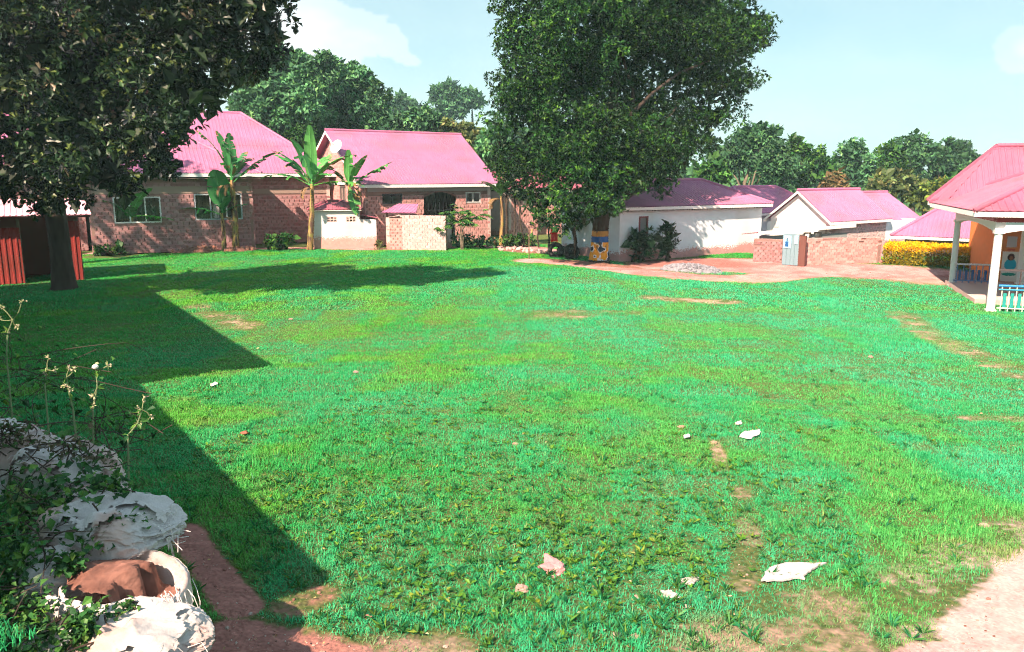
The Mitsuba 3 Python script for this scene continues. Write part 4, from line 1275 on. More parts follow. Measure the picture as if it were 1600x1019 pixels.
def left_tree():
    rng = np.random.default_rng(202)
    k = thing('broadleaf_tree', 'huge dark tree with large leaves overhanging the top left corner', 'tree')
    base = gp(101, 452); dep = base[1]
    m = MB()
    pts = [base + [0, 0, -.3], base + [0, 0, .15], base + [0, 0, 1], base + [-.02, 0, 2.2], base + [-.05, -.1, 3.4], base + [.1, -.6, 5.2], base + [.5, -1.2, 7.5], base + [.9, -1.6, 10]]
    m.tube(pts, [.54, .43, .36, .34, .36, .30, .22, .1], 14, rough=.25, seed=8)
    for px, py, dy, r in ((300, 90, -3, .2), (200, 200, -2.2, .15), (40, 140, -2, .2), (380, 40, -3.5, .15), (130, 30, -3, .18), (60, 250, -1.5, .1), (-60, 120, -1, .16), (230, 40, 0, .16)):
        limb(m, base + [rng.uniform(-.1, .1), -.2, rng.uniform(2.8, 4.6)], at_depth(px, py, dep + dy), r, .04, rng, .1, 8)
    m.put('trunk', 'mat_bark', k, smooth=True)
    rows = [(120, 110, 100, -4.5), (215, 40, 105, -5), (310, 65, 88, -5.8), (396, 18, 64, -5.8), (365, 105, 54, -5.8), (265, 150, 74, -5.8), (215, 218, 62, -5), (110, 205, 85, -4.6), (30, 130, 95, -4.6), (20, 30, 115, -5),
            (-60, 110, 110, -4), (180, -50, 120, -6), (330, -55, 95, -6.2), (435, -30, 45, -5.8), (50, 255, 55, -3.2), (240, 250, 40, -4.6), (165, 262, 52, -4), (-70, 220, 80, -3), (315, 148, 48, -4.8), (115, 288, 36, -3), (45, 205, 75, -3.4), (190, 130, 90, -2.2), (80, 90, 100, -2.2), (300, 40, 85, -3.6), (195, 285, 26, -4), (412, 75, 38, -5.4),
            (10, 280, 40, -2.6), (85, 300, 24, -3), (150, 200, 80, -2.4), (250, 205, 50, -3), (262, 268, 16, -4.2), (60, 320, 18, -3.4)]
    bl = px_blobs(rng, rows, dep)
    m = MB()
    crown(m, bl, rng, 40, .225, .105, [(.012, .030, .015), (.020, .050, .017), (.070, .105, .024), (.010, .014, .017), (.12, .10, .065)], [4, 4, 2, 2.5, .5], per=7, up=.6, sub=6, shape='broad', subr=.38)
    m.put('crown', 'mat_big_leaf', k)


central_tree()
left_tree()


def tree(name, label, px, py_base, dep, rows, seed, dens=24, L=.32, W=.18, cols=DARK_LEAF, wts=(4, 5, 2, 1), group=None, trunk=.22, sub=5, pale=False, subr=.42, bsdf='mat_leaf', limbs=True, per=5):
    rng = np.random.default_rng(seed)
    k = thing(name, label, 'tree', group)
    b = at_depth(px, py_base, dep); b[2] = tz(b) - .2
    bl = px_blobs(rng, rows, dep)
    top = max(bl, key=lambda q: q[0][2])[0]; cen = np.mean([q[0] for q in bl], 0)
    m = MB()
    mid = b * .4 + np.array([cen[0], cen[1], cen[2]]) * .6
    m.tube([b, b + [0, 0, .5], (b + mid) / 2 + rng.normal(0, .15, 3) * [1, 1, 0], mid, top * .7 + mid * .3], [trunk * 1.3, trunk, trunk * .85, trunk * .6, trunk * .2], 9, rough=.3, seed=seed)
    if limbs:
        for c, r in bl: limb(m, (b * .45 + mid * .55) + [0, 0, rng.uniform(-.3, .6)], c, trunk * .45, trunk * .1, rng, .12, 6, 6)
    m.put('trunk', 'mat_pale_bark' if pale else 'mat_bark', k, smooth=True)
    m = MB(); crown(m, bl, rng, dens, L, W, cols, list(wts), per=per, sub=sub, subr=subr); m.put('crown', bsdf, k)
    return k


MID = [(.045, .135, .065), (.07, .19, .08), (.105, .235, .08), (.032, .09, .055)]
FRESH = [(.030, .115, .030), (.055, .160, .030), (.095, .20, .03), (.02, .07, .025)]
OLIVE = [(.10, .13, .045), (.075, .12, .04), (.15, .15, .06), (.05, .08, .03)]

def added_shade_tree():  # unseen tree added out of view, its crown placed to dapple the brick house
    rng = np.random.default_rng(404); k = thing('broadleaf_tree', 'tall added tree outside the left edge of the view, placed to dapple the left brick house', 'tree')
    b = np.array([-23.5, 31.5, 0.]); m = MB(); m.tube([b - [0, 0, .2], b + [0, 0, 3], b + [.2, .1, 7], b + [0, 0, 11.5]], [.5, .4, .32, .15], 10, rough=.3)
    bl = [(np.array(c), np.array([r, r, r * .9])) for c, r in (((-26, 30.5, 12.6), 2.3), ((-23, 32, 12.9), 2.4), ((-20.8, 30.6, 13.4), 1.9), ((-24.5, 33, 12.3), 2.2), ((-28.5, 31.5, 12.4), 2.2))]
    for c, r in bl: limb(m, b + [0, 0, 8], c, .15, .05, rng)
    m.put('trunk', 'mat_bark', k, smooth=True); m = MB(); crown(m, bl, rng, 6, .3, .15, MID, [4, 4, 2, 2], core=.4); m.put('crown', 'mat_leaf', k)


added_shade_tree()

# left group behind the brick houses
tree('broadleaf_tree', 'tall dark spreading tree behind the left brick house roof, beside the huge overhanging crown', 450, 330, 66, [(440, 110, 48, 0), (420, 160, 50, -1), (470, 165, 52, -1), (430, 210, 48, 0), (500, 125, 40, 0), (455, 235, 40, 0), (400, 130, 40, 1), (390, 190, 40, 1)], 301, cols=MID, trunk=.4, L=.38, W=.22)
tree('broadleaf_tree', 'tall dark tree behind the roof of the middle brick house, right of the tallest tree', 545, 320, 70, [(540, 150, 50, 0), (575, 150, 34, 0), (520, 185, 46, -1), (565, 185, 40, -1), (530, 120, 30, 0), (582, 170, 28, 0), (500, 205, 36, 0), (560, 120, 22, 0)], 302, cols=MID, trunk=.4, L=.38, W=.22)
tree('broadleaf_tree', 'small bright green tree between the roofs of the left and middle brick houses', 475, 330, 58, [(478, 215, 26, 0), (465, 240, 24, 0), (488, 240, 20, 0)], 303, cols=FRESH, trunk=.18)
for i, (px, rows, lab, c) in enumerate([
        (640, [(625, 195, 26, 0), (655, 188, 26, 0), (640, 210, 30, 0), (680, 205, 26, 0)], 'rounded mid green tree above the middle house roof, left of the gap of sky', MID),
        (715, [(705, 212, 30, 0), (738, 215, 26, 0), (725, 235, 30, 0)], 'low grey green tree above the right end of the middle house roof', OLIVE),
        (770, [(765, 235, 30, 0), (790, 260, 36, 0), (755, 262, 24, 0)], 'dark tree between the middle house roof and the central tree', MID)]):
    tree('broadleaf_tree', lab, px, 330, 62 - i * 3, rows, 310 + i, cols=c, trunk=.25, L=.34, W=.2)

# far trees on the hill, blue with distance
for i, (px, rows, lab) in enumerate([
        (622, [(612, 166, 13, 0), (628, 158, 10, 0), (636, 170, 13, 0), (620, 180, 16, 0), (602, 172, 10, 0)], 'far hill tree just right of the tall dark tree'),
        (652, [(650, 172, 10, 0), (660, 178, 12, 0), (645, 184, 14, 0), (672, 186, 9, 0)], 'low far hill tree left of the flat crowned one'),
        (706, [(688, 146, 15, 0), (706, 142, 14, 0), (722, 150, 14, 0), (700, 165, 15, 0), (715, 172, 15, 0), (694, 178, 14, 0), (680, 150, 10, 0)], 'flat crowned far hill tree standing out against the sky'),
        (738, [(737, 152, 11, 0), (746, 158, 9, 0), (730, 158, 9, 0)], 'slender far tree with round crown on a bare stem')]):
    tree('hill_tree', lab, px, 215, 170 + 5 * (i % 2), rows, 330 + i, cols=MID, dens=5, L=.75, W=.5, trunk=.35, sub=3, per=4, limbs=i != 3, bsdf='mat_far_leaf')

# right group
R = [(1165, 75, [(1165, 215, 26, 0), (1190, 212, 22, 0), (1150, 235, 26, 0), (1180, 245, 30, 0), (1208, 212, 14, 0), (1135, 255, 26, 0), (1120, 240, 20, 1)], 'feathery grey green tree with pale bare stems right of the central tree', MID, True),
     (1215, 70, [(1215, 240, 22, 0), (1205, 262, 28, 0), (1235, 262, 22, 0), (1222, 280, 22, 0)], 'rounded tree behind the back house roof, right of the feathery one', MID, False),
     (1262, 72, [(1250, 240, 20, 0), (1275, 248, 22, 0), (1258, 268, 26, 0), (1240, 225, 12, 0), (1288, 268, 20, 0)], 'bright green bushy tree above the back house ridge', FRESH, False),
     (1335, 74, [(1330, 238, 22, 0), (1318, 256, 22, 0), (1345, 256, 22, 0), (1330, 276, 28, 0), (1358, 275, 18, 0)], 'rounded mid green tree above the white gable', MID, False),
     (1305, 66, [(1305, 282, 16, 0), (1300, 292, 14, 0), (1312, 296, 12, 0)], 'small rusty brown tree among the green ones above the gable', [(.20, .13, .06), (.15, .12, .05), (.10, .10, .04), (.24, .15, .07)], False),
     (1388, 78, [(1386, 240, 18, 0), (1396, 258, 22, 0), (1378, 262, 18, 0)], 'leaning bright green tree left of the tallest right hand tree', FRESH, False),
     (1430, 80, [(1425, 222, 18, 0), (1412, 238, 24, 0), (1445, 232, 24, 0), (1430, 255, 30, 0), (1465, 248, 24, 0), (1482, 226, 10, 0), (1410, 262, 24, 0)], 'tallest tree of the right hand group, dark and open crowned', MID, False),
     (1500, 82, [(1502, 236, 16, 0), (1490, 250, 22, 0), (1515, 255, 20, 0), (1500, 272, 28, 0), (1530, 262, 18, 0), (1475, 275, 24, 0)], 'dark tree behind the left edge of the porch house roof', MID, False),
     (1385, 64, [(1382, 290, 24, 0), (1405, 284, 22, 0), (1372, 300, 18, 0), (1425, 294, 20, 0)], 'pale olive bushy tree above the rear house roof', OLIVE, False),
     (1450, 60, [(1452, 300, 18, 0), (1440, 312, 16, 0), (1470, 296, 20, 0), (1462, 318, 14, 0)], 'yellowish low tree between the rear house and the porch house', [(.12, .16, .03), (.09, .14, .03), (.05, .10, .025), (.18, .18, .04)], False),
     (1490, 66, [(1485, 290, 24, 0), (1510, 282, 20, 0), (1495, 305, 20, 0)], 'mid green tree close behind the porch house roof edge', FRESH, False),
     (1115, 62, [(1110, 262, 20, 0), (1125, 275, 16, 0), (1100, 272, 16, 0)], 'light green low tree just under the right side of the central crown', FRESH, False),
     (1355, 70, [(1350, 285, 16, 0), (1340, 295, 14, 0), (1362, 292, 14, 0)], 'low dark green tree over the join of the two right hand roofs', MID, False)]
for i, (px, dep, rows, lab, c, pale) in enumerate(R):
    tree('broadleaf_tree', lab, px, 320, dep, rows, 350 + i, cols=c, trunk=.26, L=.36, W=.2, pale=pale, dens=15 if i in (0, 6) else 22)

# far wooded band behind everything
def far_wood():
    rng = np.random.default_rng(77)
    k = thing('distant_wood', 'blue green wood closing the view behind the houses', 'wood', kind='stuff')
    m = MB()
    for x in np.arange(-95, 130, 5.2):
        y = 100 + rng.uniform(-8, 22) + (12 if x < 0 else 0)
        c = np.array([x + rng.uniform(-1, 1), y, 0]); r = rng.uniform(2.2, 3.6); c[2] = tz(c) + rng.uniform(1.5, 3.2)
        crown(m, [(c, np.array([r * 1.2, r, r]))], rng, 4, .8, .5, MID, [4, 4, 2, 3], per=4, sub=3)
    for x in np.arange(-120, 60, 7):
        y = rng.uniform(150, 185); c = np.array([x * 1.2, y, 0]); r = rng.uniform(2.5, 4); c[2] = tz(c) + rng.uniform(.5, 2.0)
        crown(m, [(c, np.array([r * 1.4, r, r * .8]))], rng, 2.2, 1.2, .8, MID, [4, 4, 2, 3], per=4, sub=3)
    scene[k] = m.shape('mat_far_leaf')


far_wood()


# ---- bananas
def banana_leaf(mb, base, d, L, W, rng, col, arch=.8, torn=.5, n=18):
    """a midrib that rises and bends over, with a blade in strips that split where it is torn"""
    d = unit(np.asarray(d, float)); hz = unit(np.array([d[0], d[1], 0]) + 1e-6); side = np.array([-hz[1], hz[0], 0])
    t = np.linspace(0, 1, n + 1)
    el0 = math.asin(np.clip(d[2], -1, 1)); el = el0 - arch * t ** 1.4
    step = L / n
    pts = [np.asarray(base, float)]
    for i in range(n): pts.append(pts[-1] + step * (hz * math.cos(el[i]) + np.array([0, 0, math.sin(el[i])])))
    pts = np.array(pts)
    mb.tube(pts, np.linspace(.026, .006, n + 1) * (L / 2) ** .3, 5, np.array(col) * 1.5)
    prof = W / 2 * np.clip(np.sin(np.pi * np.clip((t - .12) / .9, 0, 1) ** .75), 0, 1) ** .55
    for s in (-1, 1):
        i = 2
        while i < n:
            ln = 1 if rng.random() < torn else int(rng.integers(2, 5)); j = min(i + ln, n)
            hang = rng.uniform(.05, .5) if ln > 1 else rng.uniform(.3, 1.3)
            gap = .12 if torn > .3 else 0
            V = []
            for q in range(i, j + 1):
                nrm = np.array([-hz[0] * math.sin(el[q]), -hz[1] * math.sin(el[q]), math.cos(el[q])])
                fwd = hz * math.cos(el[q]) + np.array([0, 0, math.sin(el[q])])
                sh = (gap * step if q == i else -gap * step if q == j else 0)
                for w in (0, .5, 1.0):
                    up = .22 * w - hang * w * w * .75
                    V.append(pts[q] + side * s * prof[q] * w * (1 - .25 * hang * w) + nrm * prof[q] * up + fwd * (sh * w + prof[q] * .25 * w))
            m = j - i + 1; Fq = []
            for q in range(m - 1):
                for w in range(2): Fq.append([q * 3 + w, q * 3 + w + 1, q * 3 + w + 4, q * 3 + w + 3])
            shade = np.array(col) * rng.uniform(.8, 1.2)
            if rng.random() < .12 * (torn > .4): shade = np.array([.22, .14, .05])
            mb.add(V, Fq, shade)
            i = j


def banana(label, px, py, h, rad, lv, seed, lean=(0, 0), group=None, hanging=2, dep=None):
    rng = np.random.default_rng(seed)
    k = thing('banana_plant', label, 'banana plant', group)
    b = gp(px, py)
    if dep: b = at_depth(px, py, dep); b[2] = tz(b)
    top = b + [lean[0], lean[1], h]
    m = MB(); zz = np.linspace(0, 1, 9)
    m.tube([b + (top - b) * z - [0, 0, .1 * (z == 0)] + [0.05 * math.sin(3 * z), 0, 0] for z in zz], rad * (1.15 - .55 * zz), 12, rough=.14, seed=seed); m.put('stem', 'mat_banana_stem', k, smooth=True)
    for (az, el, L, W, arch, torn) in lv:
        a = math.radians(az); d = [math.sin(a) * math.cos(math.radians(el)), -math.cos(a) * math.cos(math.radians(el)), math.sin(math.radians(el))]
        c = np.array([(.040, .22, .040), (.07, .28, .045), (.038, .18, .06), (.09, .30, .08)][rng.integers(4)])
        m = MB(); banana_leaf(m, top - [0, 0, rng.uniform(0, .25)], d, L * 1.38, W * 1.45, rng, c, arch, torn); m.put('leaf', 'mat_leaf', k)
    for i in range(hanging):
        a = rng.uniform(0, 6.28); d = [math.cos(a) * .6, math.sin(a) * .6, .25]
        m = MB(); banana_leaf(m, top - [0, 0, .3], d, rng.uniform(1.1, 1.6), .3, rng, (.20, .13, .07), 2.4, .8, 12); m.put('dry_leaf', 'mat_matte', k)
    return k


# azimuth: 0 = towards the camera, 90 = to the right
banana('short banana plant with few broad leaves in front of the white framed window', 210, 397, 2.0, .13, [(-60, 55, 1.3, .55, .9, .1), (70, 62, 1.5, .6, .8, .1), (100, 5, 1.5, .4, .5, .6), (20, 50, 1.0, .5, .8, .1)], 41, hanging=1)
banana('tall banana plant with torn leaves in front of the left house second window', 369, 392, 3.75, .17, [(-70, 76, 2.3, .55, .75, .75), (-35, 84, 2.0, .5, .45, .6), (20, 85, 1.9, .5, .35, .5), (80, 42, 2.5, .42, .55, .85), (-85, 20, 2.1, .45, .9, .6), (60, 55, 1.6, .5, 1.0, .6), (170, 60, 1.8, .5, .8, .5)], 42, hanging=3)
banana('young banana plant with broad whole leaf beside the tall torn one', 350, 393, 2.05, .11, [(10, 80, 1.75, .85, .5, .05), (-80, 22, 1.7, .5, .7, .5), (60, 70, .9, .4, .8, .2), (110, 35, 1.1, .4, .8, .4)], 43, hanging=1)
banana('tall banana plant with pale trunk at the left corner of the white outhouse', 484, 391, 3.55, .16, [(-75, 62, 2.0, .75, .9, .1), (15, 84, 2.4, .5, .25, .2), (75, 50, 2.3, .6, .9, .6), (-95, 30, 2.2, .5, 1.0, .5), (90, 15, 2.1, .45, .7, .6), (-50, 80, 1.9, .7, .6, .1), (-110, 55, 2.2, .6, .8, .5), (40, 40, 1.7, .5, 1.1, .4), (160, 60, 2.0, .6, .8, .4)], 44, lean=(.25, .1), hanging=2)
banana('banana plant rising behind the outhouse roof with one leaf reaching over the pink roof', 549, 389, 3.5, .13, [(15, 82, 1.5, .4, .3, .3), (75, 34, 2.2, .5, .25, .6), (60, 66, 1.6, .5, .6, .4), (-60, 60, 1.3, .5, .9, .4), (30, -40, 1.4, .5, .6, .6)], 45, hanging=1, dep=45.3)
# a few in the gap by the central tree
banana('small banana plant in the gap beside the middle house right corner', 783, 384, 2.9, .12, [(60, 60, 1.5, .5, 1.0, .2), (-50, 50, 1.4, .5, 1.0, .3), (10, 55, 1.4, .55, 1.2, .2), (120, 60, 1.4, .5, .9, .3)], 46)


# ---- shrubs and small plants
def shrub(name, label, px, py, blobs, seed, L=.12, W=.05, cols=FRESH, wts=(3, 3, 2, 2), dens=60, cat='shrub', up=.6, stem=.03, shape='pointed', bsdf='mat_leaf', sub=6, per=6):
    rng = np.random.default_rng(seed)
    k = thing(name, label, cat); b = gp(px, py)
    bl = [(b + np.array(c), np.array(r, float)) for c, r in blobs]
    m = MB()
    for c, r in bl:
        for _ in range(3): limb(m, b + [rng.normal(0, .06), rng.normal(0, .06), -.05], c + rng.normal(0, .15, 3) * r, stem, stem * .35, rng, .08, 5, 5)
    m.put('stem', 'mat_bark', k, kind='stuff')
    m = MB(); crown(m, bl, rng, dens, L, W, cols, list(wts), per=per, up=up, shape=shape, sub=sub); m.put('foliage', bsdf, k)
    return k


DEEP = [(.018, .055, .030), (.028, .080, .035), (.015, .040, .028), (.04, .10, .04)]
shrub('garden_shrub', 'broad dark bush before the white house wall, left of the pair', 1003, 410, [((0, 0, .55), (.55, .5, .55)), ((-.2, 0, 1.0), (.42, .4, .5)), ((.25, 0, 1.1), (.4, .4, .5))], 51, L=.26, W=.07, cols=DEEP, dens=46, up=.9)
shrub('garden_shrub', 'upright dark bush before the white house wall, right of the pair', 1041, 408, [((0, 0, 1.0), (.50, .45, .65)), ((.05, 0, .45), (.25, .25, .3)), ((.1, 0, 1.4), (.35, .35, .35))], 52, L=.26, W=.07, cols=DEEP, dens=46, up=.9)
shrub('garden_shrub', 'low leafy bush in the shade between the left house and the outhouse', 437, 391, [((0, 0, .45), (.75, .5, .5)), ((.5, 0, .6), (.5, .4, .35)), ((-.5, 0, .35), (.4, .4, .4))], 53, cols=FRESH, L=.2, W=.09, dens=34)
shrub('garden_shrub', 'small dark weed clump against the left house wall between its windows', 262, 394, [((0, 0, .3), (.3, .3, .38))], 54, cols=DEEP, L=.2, W=.07)
shrub('garden_shrub', 'low dark green bush at the right front corner of the middle house', 752, 388, [((0, 0, .3), (.5, .4, .35)), ((-.7, 0, .35), (.5, .4, .4)), ((-1.3, .1, .4), (.4, .4, .45)), ((.6, 0, .25), (.4, .3, .3))], 55, cols=MID, L=.18, W=.08)
shrub('garden_shrub', 'bright green bush in the gap left of the central tree', 812, 386, [((0, 0, .35), (.6, .4, .42)), ((-.6, 0, .3), (.5, .4, .35)), ((.5, .2, .3), (.4, .4, .4))], 56, cols=FRESH, L=.2, W=.09)
shrub('garden_shrub', 'weedy grey green clump in front of the outhouse wall gap', 592, 390, [((0, 0, .25), (.25, .2, .3))], 57, cols=OLIVE, L=.16, W=.04)
shrub('garden_shrub', 'pale leafy weed at the foot of the shed corner post', 160, 400, [((0, 0, .3), (.35, .3, .3)), ((.8, .2, .3), (.4, .3, .3))], 58, cols=FRESH, L=.22, W=.08, dens=30)


def umbrella_plant():
    """long stalked leaves of narrow fingers, as on cassava, spreading from a few canes"""
    rng = np.random.default_rng(61)
    k = thing('cassava_plant', 'spreading plant of long fingered leaves before the arched porch', 'plant'); b = gp(722, 391)
    m = MB(); tips = []
    for i in range(6):
        a = rng.uniform(-1, 1); t = b + [a * 1.0, rng.uniform(-.5, .3), rng.uniform(1.6, 2.4)]
        limb(m, b + [rng.normal(0, .08), 0, -.05], t, .035, .015, rng, .1, 6, 6); tips.append(t)
    m.put('cane', 'mat_pale_bark', k)
    m = MB()
    for t in tips:
        for j in range(16):
            a = rng.uniform(0, 6.28); d = np.array([math.cos(a), math.sin(a) * .7, rng.uniform(-.35, .45)]); d = unit(d); c = t + d * rng.uniform(.35, .8) - [0, 0, rng.uniform(0, .5)]
            ring = []
            for q in range(7):
                th = (q - 3) * .42; sd = np.array([-d[1], d[0], 0]); ring.append(d * math.cos(th) + sd * math.sin(th) + [0, 0, -.35])
            n = 7; leaves(m, np.tile(c, (n, 1)), np.array(ring), np.full(n, .34), np.full(n, .075), rng, palette(rng, n, FRESH, [3, 4, 1, 1]), .3)
    m.put('foliage', 'mat_leaf', k)


umbrella_plant()


def hedge():
    rng = np.random.default_rng(71)
    k = thing('flowering_hedge', 'clipped hedge with bright yellow growth on top beside the red earth yard', 'hedge')
    A, B = gp(1378, 413), gp(1528, 422)
    d = B - A; L = np.hypot(d[0], d[1]); f = frame(A, math.degrees(math.atan2(d[1], d[0]))); g0 = min(A[2], B[2])
    H, D = .84, 1.5
    L += 1.2
    m = MB()
    for i in range(46):
        u = rng.uniform(.2, L - .2); v = rng.uniform(.25, D - .25); c = f(u, v); c0 = c.copy(); c0[2] = tz(c); limb(m, c0 - [0, 0, .1], c0 + [rng.normal(0, .1), 0, H * .75], .018, .008, rng, .05, 5, 4)
    m.put('stem', 'mat_bark', k)
    n = 15000
    u = rng.uniform(0, L, n); v = rng.uniform(0, D, n); z = rng.uniform(.05, 1, n)
    s = rng.random(n); z = np.where(s < .45, rng.uniform(.86, 1.06, n), z); v = np.where((s > .45) & (s < .9), rng.uniform(-.06, .16, n), v)
    lump = meshkit.fbm(np.stack([u * 1.8, v * 1.8, z * 2.2], -1), 3, 3) - .5
    P = A + np.outer(u, f.a) + np.outer(v - lump * .25 * (v < .3), f.b); P[:, 2] = terrain(P[:, 0], P[:, 1]) * 1.0 + z * H + lump * .22
    yellow = (z + lump * .35 + rng.normal(0, .06, n)) > .74
    cg = palette(rng, n, [(.22, .20, .012), (.30, .26, .015), (.12, .14, .02), (.38, .28, .01)], [3, 3, 2, 2]); cy = palette(rng, n, [(.85, .48, .01), (.80, .56, .015), (.72, .38, .008)], [3, 3, 2], .15)
    ax = unit(rng.normal(size=(n, 3)) * .6 + np.array([-.1, -.45, .75]))
    m = MB()
    w = ~yellow
    leaves(m, P[w], ax[w], rng.uniform(.07, .14, w.sum()), rng.uniform(.04, .07, w.sum()), rng, cg[w]); m.put('foliage', 'mat_leaf', k)
    m = MB(); w = yellow
    leaves(m, P[w], ax[w], rng.uniform(.07, .14, w.sum()), rng.uniform(.04, .07, w.sum()), rng, cy[w]); m.put('new_growth', 'mat_leaf', k, label='bright yellow new leaves on top')


hedge()

# ------------------------------------------------------------------ small things round the trees and houses
def tyre(label, px, py, lean, turn, R=.29, r=.11):
    k = thing('old_tyre', label, 'tyre'); b = gp(px, py)
    m = MB(); n, q = 28, 12; V = []
    ax = unit(np.array([math.sin(math.radians(turn)) * math.cos(math.radians(lean)), -math.cos(math.radians(turn)) * math.cos(math.radians(lean)), math.sin(math.radians(lean))]))
    x = unit(np.cross(ax, [0, 0, 1])); y = np.cross(x, ax)
    c = b + [0, 0, abs(y[2]) * (R + r) * .85 + abs(ax[2]) * r * .6]
    for i in range(n):
        a = 2 * np.pi * i / n; o = x * math.cos(a) + y * math.sin(a)
        for j in range(q):
            t = 2 * np.pi * j / q; sq = lambda s: np.sign(s) * abs(s) ** .6
            V.append(c + o * (R + r * sq(math.cos(t)) * (1 + (.06 if i % 2 else 0) * (math.cos(t) > .5))) + ax * r * .95 * sq(math.sin(t)))
    Fq = [[i * q + j, ((i + 1) % n) * q + j, ((i + 1) % n) * q + (j + 1) % q, i * q + (j + 1) % q] for i in range(n) for j in range(q)]
    m.add(V, Fq); scene[k] = m.shape('mat_rubber', smooth=True)


tyre('old black tyre standing on edge left of the other under the small trees', 868, 402, 18, -12)
tyre('old black tyre standing on edge nearest to the painted trunk', 893, 405, 22, 10)
tyre('old black tyre lying almost flat behind the two standing tyres', 882, 399, 65, 20)


def sapling(label, px, py, h, seed, r=.05, col='mat_bark', top=None, lean=0.):
    rng = np.random.default_rng(seed); k = thing('sapling', label, 'tree'); b = gp(px, py)
    m = MB(); t = b + [lean, 0, h]; limb(m, b - [0, 0, .1], t, r, r * .55, rng, .04, 8, 7, seed)
    for j in range(3): limb(m, b * .3 + t * .7, t + rng.normal(0, .25, 3) + [0, 0, .3], r * .4, r * .15, rng, .05, 5, 5)
    m.put('trunk', col, k, smooth=True)
    m = MB(); crown(m, [(t + [0, 0, .25], np.array([.5, .5, .4]) * (top or 1))], rng, 50, .18, .08, DARK_LEAF if top is None else FRESH, [4, 4, 2, 1], per=6, sub=5); m.put('crown', 'mat_leaf', k)


sapling('slim dark trunk left of the tyres under the central crown', 857, 396, 1.25, 81, .06)
sapling('thick dark trunk behind the tyres under the central crown', 896, 400, 1.5, 82, .12)
sapling('slim dark trunk between the tyres and the white post under the crown', 911, 400, 1.45, 83, .07, lean=.08)
sapling('leaning brown stem in the gap left of the central tree', 822, 386, 2.6, 84, .07, lean=-.35)
sapling('thin dark stem by the gap wall near the middle house corner', 800, 384, 3.0, 85, .07, lean=.2)
sapling('young papaya stem with bright top in the gap beside the yellowish stump', 842, 387, 1.7, 86, .05, top=.75)
sapling('dark slim trunk nearest the middle house corner in the gap', 791, 384, 3.2, 87, .09)


def small_things():
    rng = np.random.default_rng(91)
    # whitewashed marker
    k = thing('whitewashed_block', 'whitewashed upright block with reddish foot left of the painted trunk', 'block'); b = gp(917, 398)
    f = frame(b, 20); m = MB(); m.hexa([f(-.24, -.1, -.05), f(.24, -.1, -.05), f(.24, .1, -.05), f(-.24, .1, -.05), f(-.20, -.08, .78), f(.22, -.08, .84), f(.22, .08, .84), f(-.20, .08, .78)]); scene[k] = m.shape('mat_outhouse_plaster')
    # stakes and red cloth
    for px, py, h, c, lab in ((830, 384, .95, (.45, .30, .12), 'yellowish cut stake in the gap left of the tyres'), (772, 388, .6, (.42, .22, .14), 'short brown stake at the middle house corner')):
        k = thing('wooden_stake', lab, 'stake'); b = gp(px, py); m = MB(); m.tube([b - [0, 0, .1], b + [.02, 0, h * .5], b + [0.04, 0, h]], [.06, .055, .05], 8, c, rough=.3); scene[k] = m.shape('mat_matte')
    k = thing('red_cloth', 'narrow red cloth hanging from a line behind the tyres', 'cloth'); b = at_depth(866, 358, 38.6)
    m = MB(); V = []; n = 9
    for j in range(8):
        for i in range(n): V.append(b + [(i / (n - 1) - .5) * .34, .04 * math.sin(i * 1.9 + j * .3), -j * .085 - .02 * math.sin(i)])
    m.add(V, [[j * n + i, j * n + i + 1, (j + 1) * n + i + 1, (j + 1) * n + i] for j in range(7) for i in range(n - 1)], (.50, .03, .03)); m.put('panel', 'mat_matte', k, smooth=True)
    m = MB(); m.tube([b + [-1.2, 0, .1], b + [0, 0, .01], b + [1.0, 0, .08]], .008, 5, (.2, .2, .2)); m.put('line', 'mat_matte', k)
    for x in (-1.2, 1.0):
        q = b + [x, 0, .12]; m = MB(); m.tube([[q[0], q[1], tz(q) - .1], q], .03, 6, (.16, .10, .08)); m.put('line_post', 'mat_matte', k)
    # pinkish hut beyond the gap
    k = thing('brick_hut', 'sunlit pink brick hut seen through the gap left of the central tree', 'house'); o = at_depth(795, 372, 53); f = frame([o[0], o[1], tz(o) - .1], 35)
    brick_wall(k, f, 6.5, 3.0, [(2.4, 3.2, .1, 2.1)], seed=95, tones=RED_BRICK); plain_wall(k, frame(f(0, 4), -55), 4, 3.0, mat='mat_cream_plaster'); plain_wall(k, frame(f(6.5, 0), 125), 4, 3.0, mat='mat_cream_plaster'); plain_wall(k, frame(f(0, 4), 35), 6.5, 3, mat='mat_cream_plaster')
    gable_roof(k, f, -.4, 6.9, -.4, 4.4, 3.05, 4.2, 'mat_roof_old', fh=.12)
    m = MB(); m.box(f, 2.4, 3.2, .1, .15, .1, 2.1, (.06, .04, .04)); m.put('door', 'mat_paint', k)
    # bundle by the left house
    k = thing('plastic_bundle', 'tied blue grey plastic bundle on the earth by the left house corner', 'bundle'); b = gp(196, 396)
    s = trimesh.creation.icosphere(3); v = s.vertices * [.42, .34, .34]; v = v * (1 + .35 * (meshkit.fbm(s.vertices * 2.2, 3, 8) - .5))[:, None]; v[:, 2] = np.maximum(v[:, 2], -.24)
    m = MB(); c = palette(rng, len(v), [(.20, .26, .38), (.34, .40, .50)], [1, 1], .1); m.add(v + b + [0, 0, .24], s.faces, c); m.put('bag', 'mat_paint', k, smooth=True)
    m = MB(); m.tube([b + [.05, 0, .5], b + [.1, -.02, .62], b + [.16, 0, .74]], [.05, .03, .07], 7, (.40, .45, .55)); m.put('tied_neck', 'mat_paint', k)


small_things()


